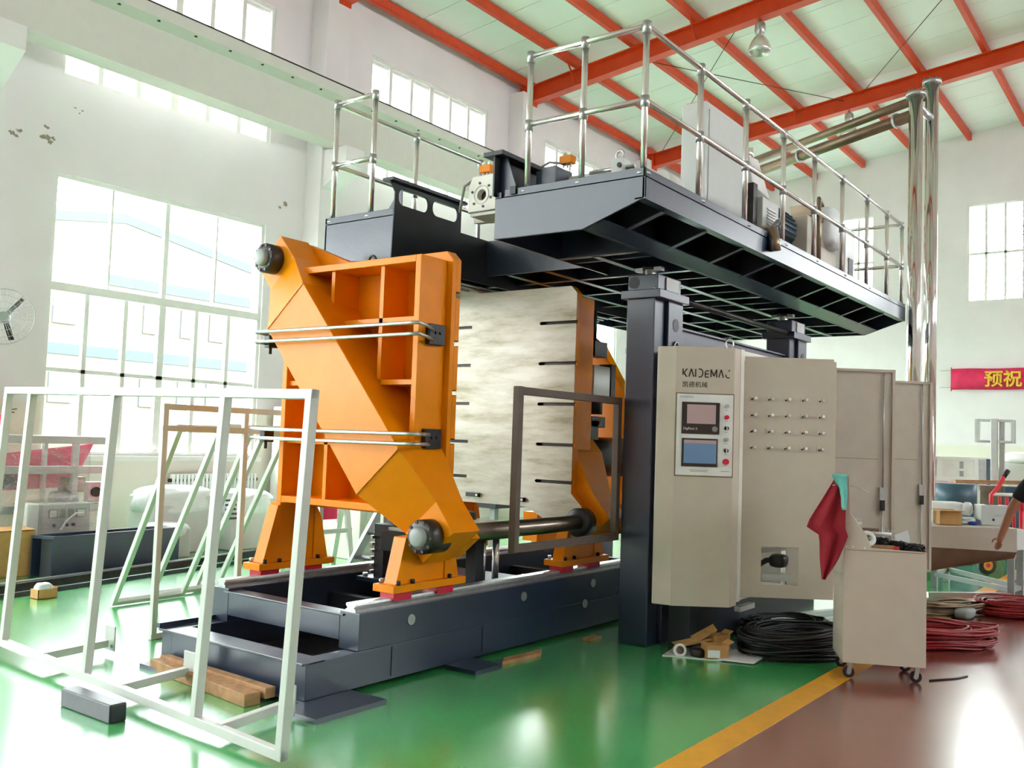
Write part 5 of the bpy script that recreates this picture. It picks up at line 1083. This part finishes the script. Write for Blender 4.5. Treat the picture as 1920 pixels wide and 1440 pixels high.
for s, nm in ((1, 'left'), (-1, 'right')):
    for z in (1.86, 2.22): MB().bar((17.75, 2.92+s*.03, z), (17.75-.10*s, 2.92+s*.26, z), .04, .04).build('frame_bar', 'alu', t); MB().bar((17.95, 2.92+s*.03, z), (17.95-.1*s, 2.92+s*.26, z), .04, .04).build('frame_bar', 'alu', t)
    for x in (0, .2): MB().box(17.73+x-.10*s, 17.77+x-.10*s, 2.9+s*.26, 2.94+s*.26, 1.84, 2.24).build('frame_upright', 'alu', t)
MB().box(17.84, 17.88, 2.78, 2.86, 1.2, 2.2).build('side_post', 'alu', t)
t = thing('white_machine', 'white machine body with a rounded cover behind the hand truck at right', 'machine', (20.2, 3.0, 0))
MB().box(19.9, 20.7, 2.3, 3.3, 0, 1.5).build('body', 'white', t, bev=.02)
MB().blob((20.3, 2.75, 1.6), .5, .4, .12, .03, seed=60).build('cover', 'whiteplastic', t)
MB().box(19.89, 19.9, 3.1, 3.2, 1.1, 1.4).build('door_strip', 'grey', t)
tag(MB().bar((16.3, 3.25, 1.19), (17.0, 2.3, 1.21), .07, .06).build('orange_bar', 'wood'), 'orange-brown bar lying across the background machines at right', 'bar')
t = thing('dark_crate', 'blue-grey and brown crates behind the junction box at right', 'crate', (16.8, 2.6, 0))
MB().box(16.7, 17.1, 2.65, 2.95, 0, 1.14).build('brown_crate', 'bronze', t); MB().box(16.75, 17.2, 2.25, 2.6, 0, 1.14).build('grey_crate', 'barrel', t)
t = thing('red_machine', 'red machine end peeping out behind the open cabinet door', 'machine', (17.2, 3.7, 0))
MB().box(16.9, 17.5, 3.45, 4.0, 0, 1.15).build('body', 'redpaint', t, bev=.02); MB().box(16.88, 16.9, 3.55, 3.62, .95, 1.02).build('label', 'whiteplastic', t)
# hand truck
t = thing('hand_truck', 'red hand truck with bent handles and a yellow-hubbed wheel at the right edge', 'hand truck', (14.45, 2.3, 0))
ua = V((.60, -.80, 0)); q0 = V((14.35, 2.40, 0))
for k in (0, .42):
    p = q0+ua*k; MB().tube([p+V((0, 0, .86)), p+V((.02, 0, 1.08)), p+V((.08, -.06, 1.2))+ua*.03, p+ua*.1+V((.1, -.05, 1.33)), p+ua*.16+V((.12, -.05, 1.42))], .028, 10).build('handle_tube', 'redpaint', t)
    MB().tube([p+ua*.1+V((.1, -.05, 1.33)), p+ua*.16+V((.12, -.05, 1.42))], .033, 10).build('grip', 'black', t)
    MB().cyl(p+V((0, 0, .12)), p+V((0, 0, .88)), .028, 10).build('side_tube', 'redpaint', t)
for k in (.12, .22, .32): MB().cyl(q0+ua*k+V((0, 0, .5)), q0+ua*k+V((.01, 0, 1.06)), .02, 8).build('back_bar', 'redpaint', t)
MB().cyl(q0+V((.02, 0, 1.09)), q0+ua*.42+V((.02, 0, 1.09)), .025, 10).build('crossbar', 'whiteplastic', t)
MB().hexa([q0+V((0, 0, .22)), q0+ua*.45+V((0, 0, .22)), q0+ua*.45+V((.5, .3, .22)), q0+V((.5, .3, .22)), q0+V((0, 0, .26)), q0+ua*.45+V((0, 0, .26)), q0+ua*.45+V((.5, .3, .26)), q0+V((.5, .3, .26))]).build('platform', 'redpaint', t)
for k in (-.08, .50):
    c = q0+ua*k+V((-.02, -.03, .13)); ax = ua
    w = MB().lathe([(.07, -.04), (.115, -.035), (.13, -.015), (.13, .015), (.115, .035), (.07, .04)], c, V((-.75, -.65, 0)), 22).build('tyre', 'rubber', t)
    d = V((-.75, -.65, 0)).normalized(); MB().cyl(c-d*.03, c+d*.03, .072, 18).build('hub', 'yellow', w); MB().cyl(c+d*.03, c+d*.036, .03, 12).build('hub_cap', 'redpaint', w)
# banner
t = thing('banner', 'red cloth banner with gold characters hanging on the back wall', 'banner', (26.9, 3.5, 3.3))
b = MB(); n = 40; vs = []; fs = []
for i in range(n+1):
    y = 5.46-i*(5.46+3)/n
    for z, o in ((3.34, 0), (3.6, .02), (3.89, 0)): vs.append((26.90-.012*math.sin(i*1.3+z*3)-o, y, z+.006*math.sin(i*.9)))
for i in range(n): fs += [(3*i+j, 3*i+3+j, 3*i+4+j, 3*i+1+j) for j in range(2)]
o = b.add(vs, fs, True).build('cloth', 'pink', t); sd = o.modifiers.new('thick', 'SOLIDIFY'); sd.thickness = .01
text('banner_lettering', '预祝', .44, (26.83, 4.66, 3.45), (0, -1, 0), (0, 0, 1), 'gold', t, .004, bold=.012)
for z in (3.4, 3.85): MB().cyl((26.92, 5.46, z), (26.95, 5.75, z), .006, 6).build('cord', 'grey', t)
MB().cyl((26.9, 5.46, 3.30), (26.9, 5.46, 3.93), .012, 8).build('end_stick', 'redpaint', t)
# ================================================================ PERSON at the right edge
def skin(name, verts, edges, radii, m, parent, sub=2, root=0):
    org = ORG[parent]; me = bpy.data.meshes.new(name); me.from_pydata([V(v)-org for v in verts], edges, [])
    o = bpy.data.objects.new(name, me); COL.objects.link(o); o.parent = parent; ORG[o] = org
    sk = o.modifiers.new('skin', 'SKIN'); sk.use_smooth_shade = True
    for i, r in enumerate(radii):
        d = me.skin_vertices[0].data[i]; d.radius = (r, r) if not isinstance(r, tuple) else r; d.use_root = (i == root)
    su = o.modifiers.new('sub', 'SUBSURF'); su.levels = sub; su.render_levels = sub; me.materials.append(M[m]); return o
t = thing('person', 'person in a black short-sleeved shirt reaching down to the sheet metal at the right edge', 'person', (10.75, 1.0, 0))
pel = V((10.78, .98, .92)); ch = V((10.66, 1.10, 1.28)); nk = V((10.60, 1.17, 1.44)); hd_ = V((10.55, 1.25, 1.60))
shl, shr = V((10.54, 1.39, 1.40)), V((10.77, .97, 1.39))
el = V((10.48, 1.555, 1.12)); wr = V((10.45, 1.655, .83)); hk = V((10.44, 1.672, .745))
el2 = V((10.80, .90, 1.12)); wr2 = V((10.70, .98, .90)); hk2 = V((10.67, 1.0, .82))
bv = [pel, (pel+ch)/2, ch, nk, hd_-V((0, 0, .06)), shl, el, wr, shr, el2, wr2,
      pel+V((-.03, .09, -.06)), pel+V((-.08, .12, -.46)), pel+V((-.05, .13, -.84)), pel+V((.03, -.09, -.06)), pel+V((.0, -.12, -.46)), pel+V((.03, -.11, -.84)), hk, hk2]
be = [(0, 1), (1, 2), (2, 3), (3, 4), (2, 5), (5, 6), (6, 7), (2, 8), (8, 9), (9, 10), (0, 11), (11, 12), (12, 13), (0, 14), (14, 15), (15, 16), (7, 17), (10, 18)]
brd = [.13, .125, .14, .055, .05, .062, .05, .036, .058, .042, .03, .085, .058, .042, .085, .058, .042, (.036, .022), (.036, .022)]
skin('body', bv, be, brd, 'skin', t)
skin('shirt', [pel+V((0, 0, -.05)), (pel+ch)/2, ch, nk-V((0, 0, .04)), shl, (shl+el)/2+(el-shl)*.36, shr, (shr+el2)/2+(el2-shr)*.22], [(0, 1), (1, 2), (2, 3), (2, 4), (4, 5), (2, 6), (6, 7)], [.15, .148, .16, .08, .088, .08, .082, .066], 'shirt', t)
skin('trousers', [pel+V((0, 0, .10))]+bv[11:17], [(0, 1), (1, 2), (2, 3), (0, 4), (4, 5), (5, 6)], [.145, .105, .078, .065, .105, .078, .065], 'trousers', t)
MB().ball(hd_, .1, 20, (.85, .85, 1.15)).build('head', 'skin', t)
fd = V((-.75, .6, -.25)).normalized(); sd_ = fd.cross(V((0, 0, 1))).normalized(); ud = sd_.cross(fd)
hp = lambda a, b_, c: hd_+fd*a+sd_*b_+ud*c
MB().ball(hp(-.02, 0, .03), .102, 18, (.9, .9, 1.08)).build('hair', 'hair', t)
MB().add([hp(.08, -.012, .0), hp(.08, .012, .0), hp(.108, 0, -.03), hp(.08, 0, -.04), hp(.075, 0, .03)], [(0, 2, 4), (1, 4, 2), (0, 3, 2), (1, 2, 3)]).build('nose', 'skin', t)
for s in (-1, 1):
    MB().ball(hp(.078, s*.033, .012), .012, 8).build('eye', 'whiteplastic', t); MB().ball(hp(.088, s*.033, .012), .006, 8).build('pupil', 'ink', t); MB().ball(hp(0, s*.088, -.005), .026, 8, (.5, .6, 1.1)).build('ear', 'skin', t)
MB().obox(hp(.082, 0, -.06), fd*.005, sd_*.022, ud*.004).build('mouth', 'redcloth', t)
def hand(h, w_, s):
    d = (h-w_).normalized(); a = perp(d)[0]; b_ = d.cross(a)
    for i, ln in enumerate((.07, .08, .075, .055)):
        r0 = h+a*(-.024+i*.016)-d*.01; skin('finger', [r0, r0+d*ln*.45+b_*.008, r0+d*ln*.75+b_*.022*s, r0+d*ln*.9+b_*.04*s], [(0, 1), (1, 2), (2, 3)], [.0095, .009, .008, .007], 'skin', t, 1)
    r0 = h-d*.05-a*.03; skin('thumb', [r0, r0-a*.025+d*.025+b_*.01*s, r0-a*.03+d*.055+b_*.02*s], [(0, 1), (1, 2)], [.012, .010, .008], 'skin', t, 1)
hand(hk, wr, 1); hand(hk2, wr2, 1)
for i in (13, 16): p = bv[i]; MB().blob((p[0]-.05, p[1]+.04, .05), .13, .05, .05, .02, 16, seed=i).build('shoe', 'black', t)
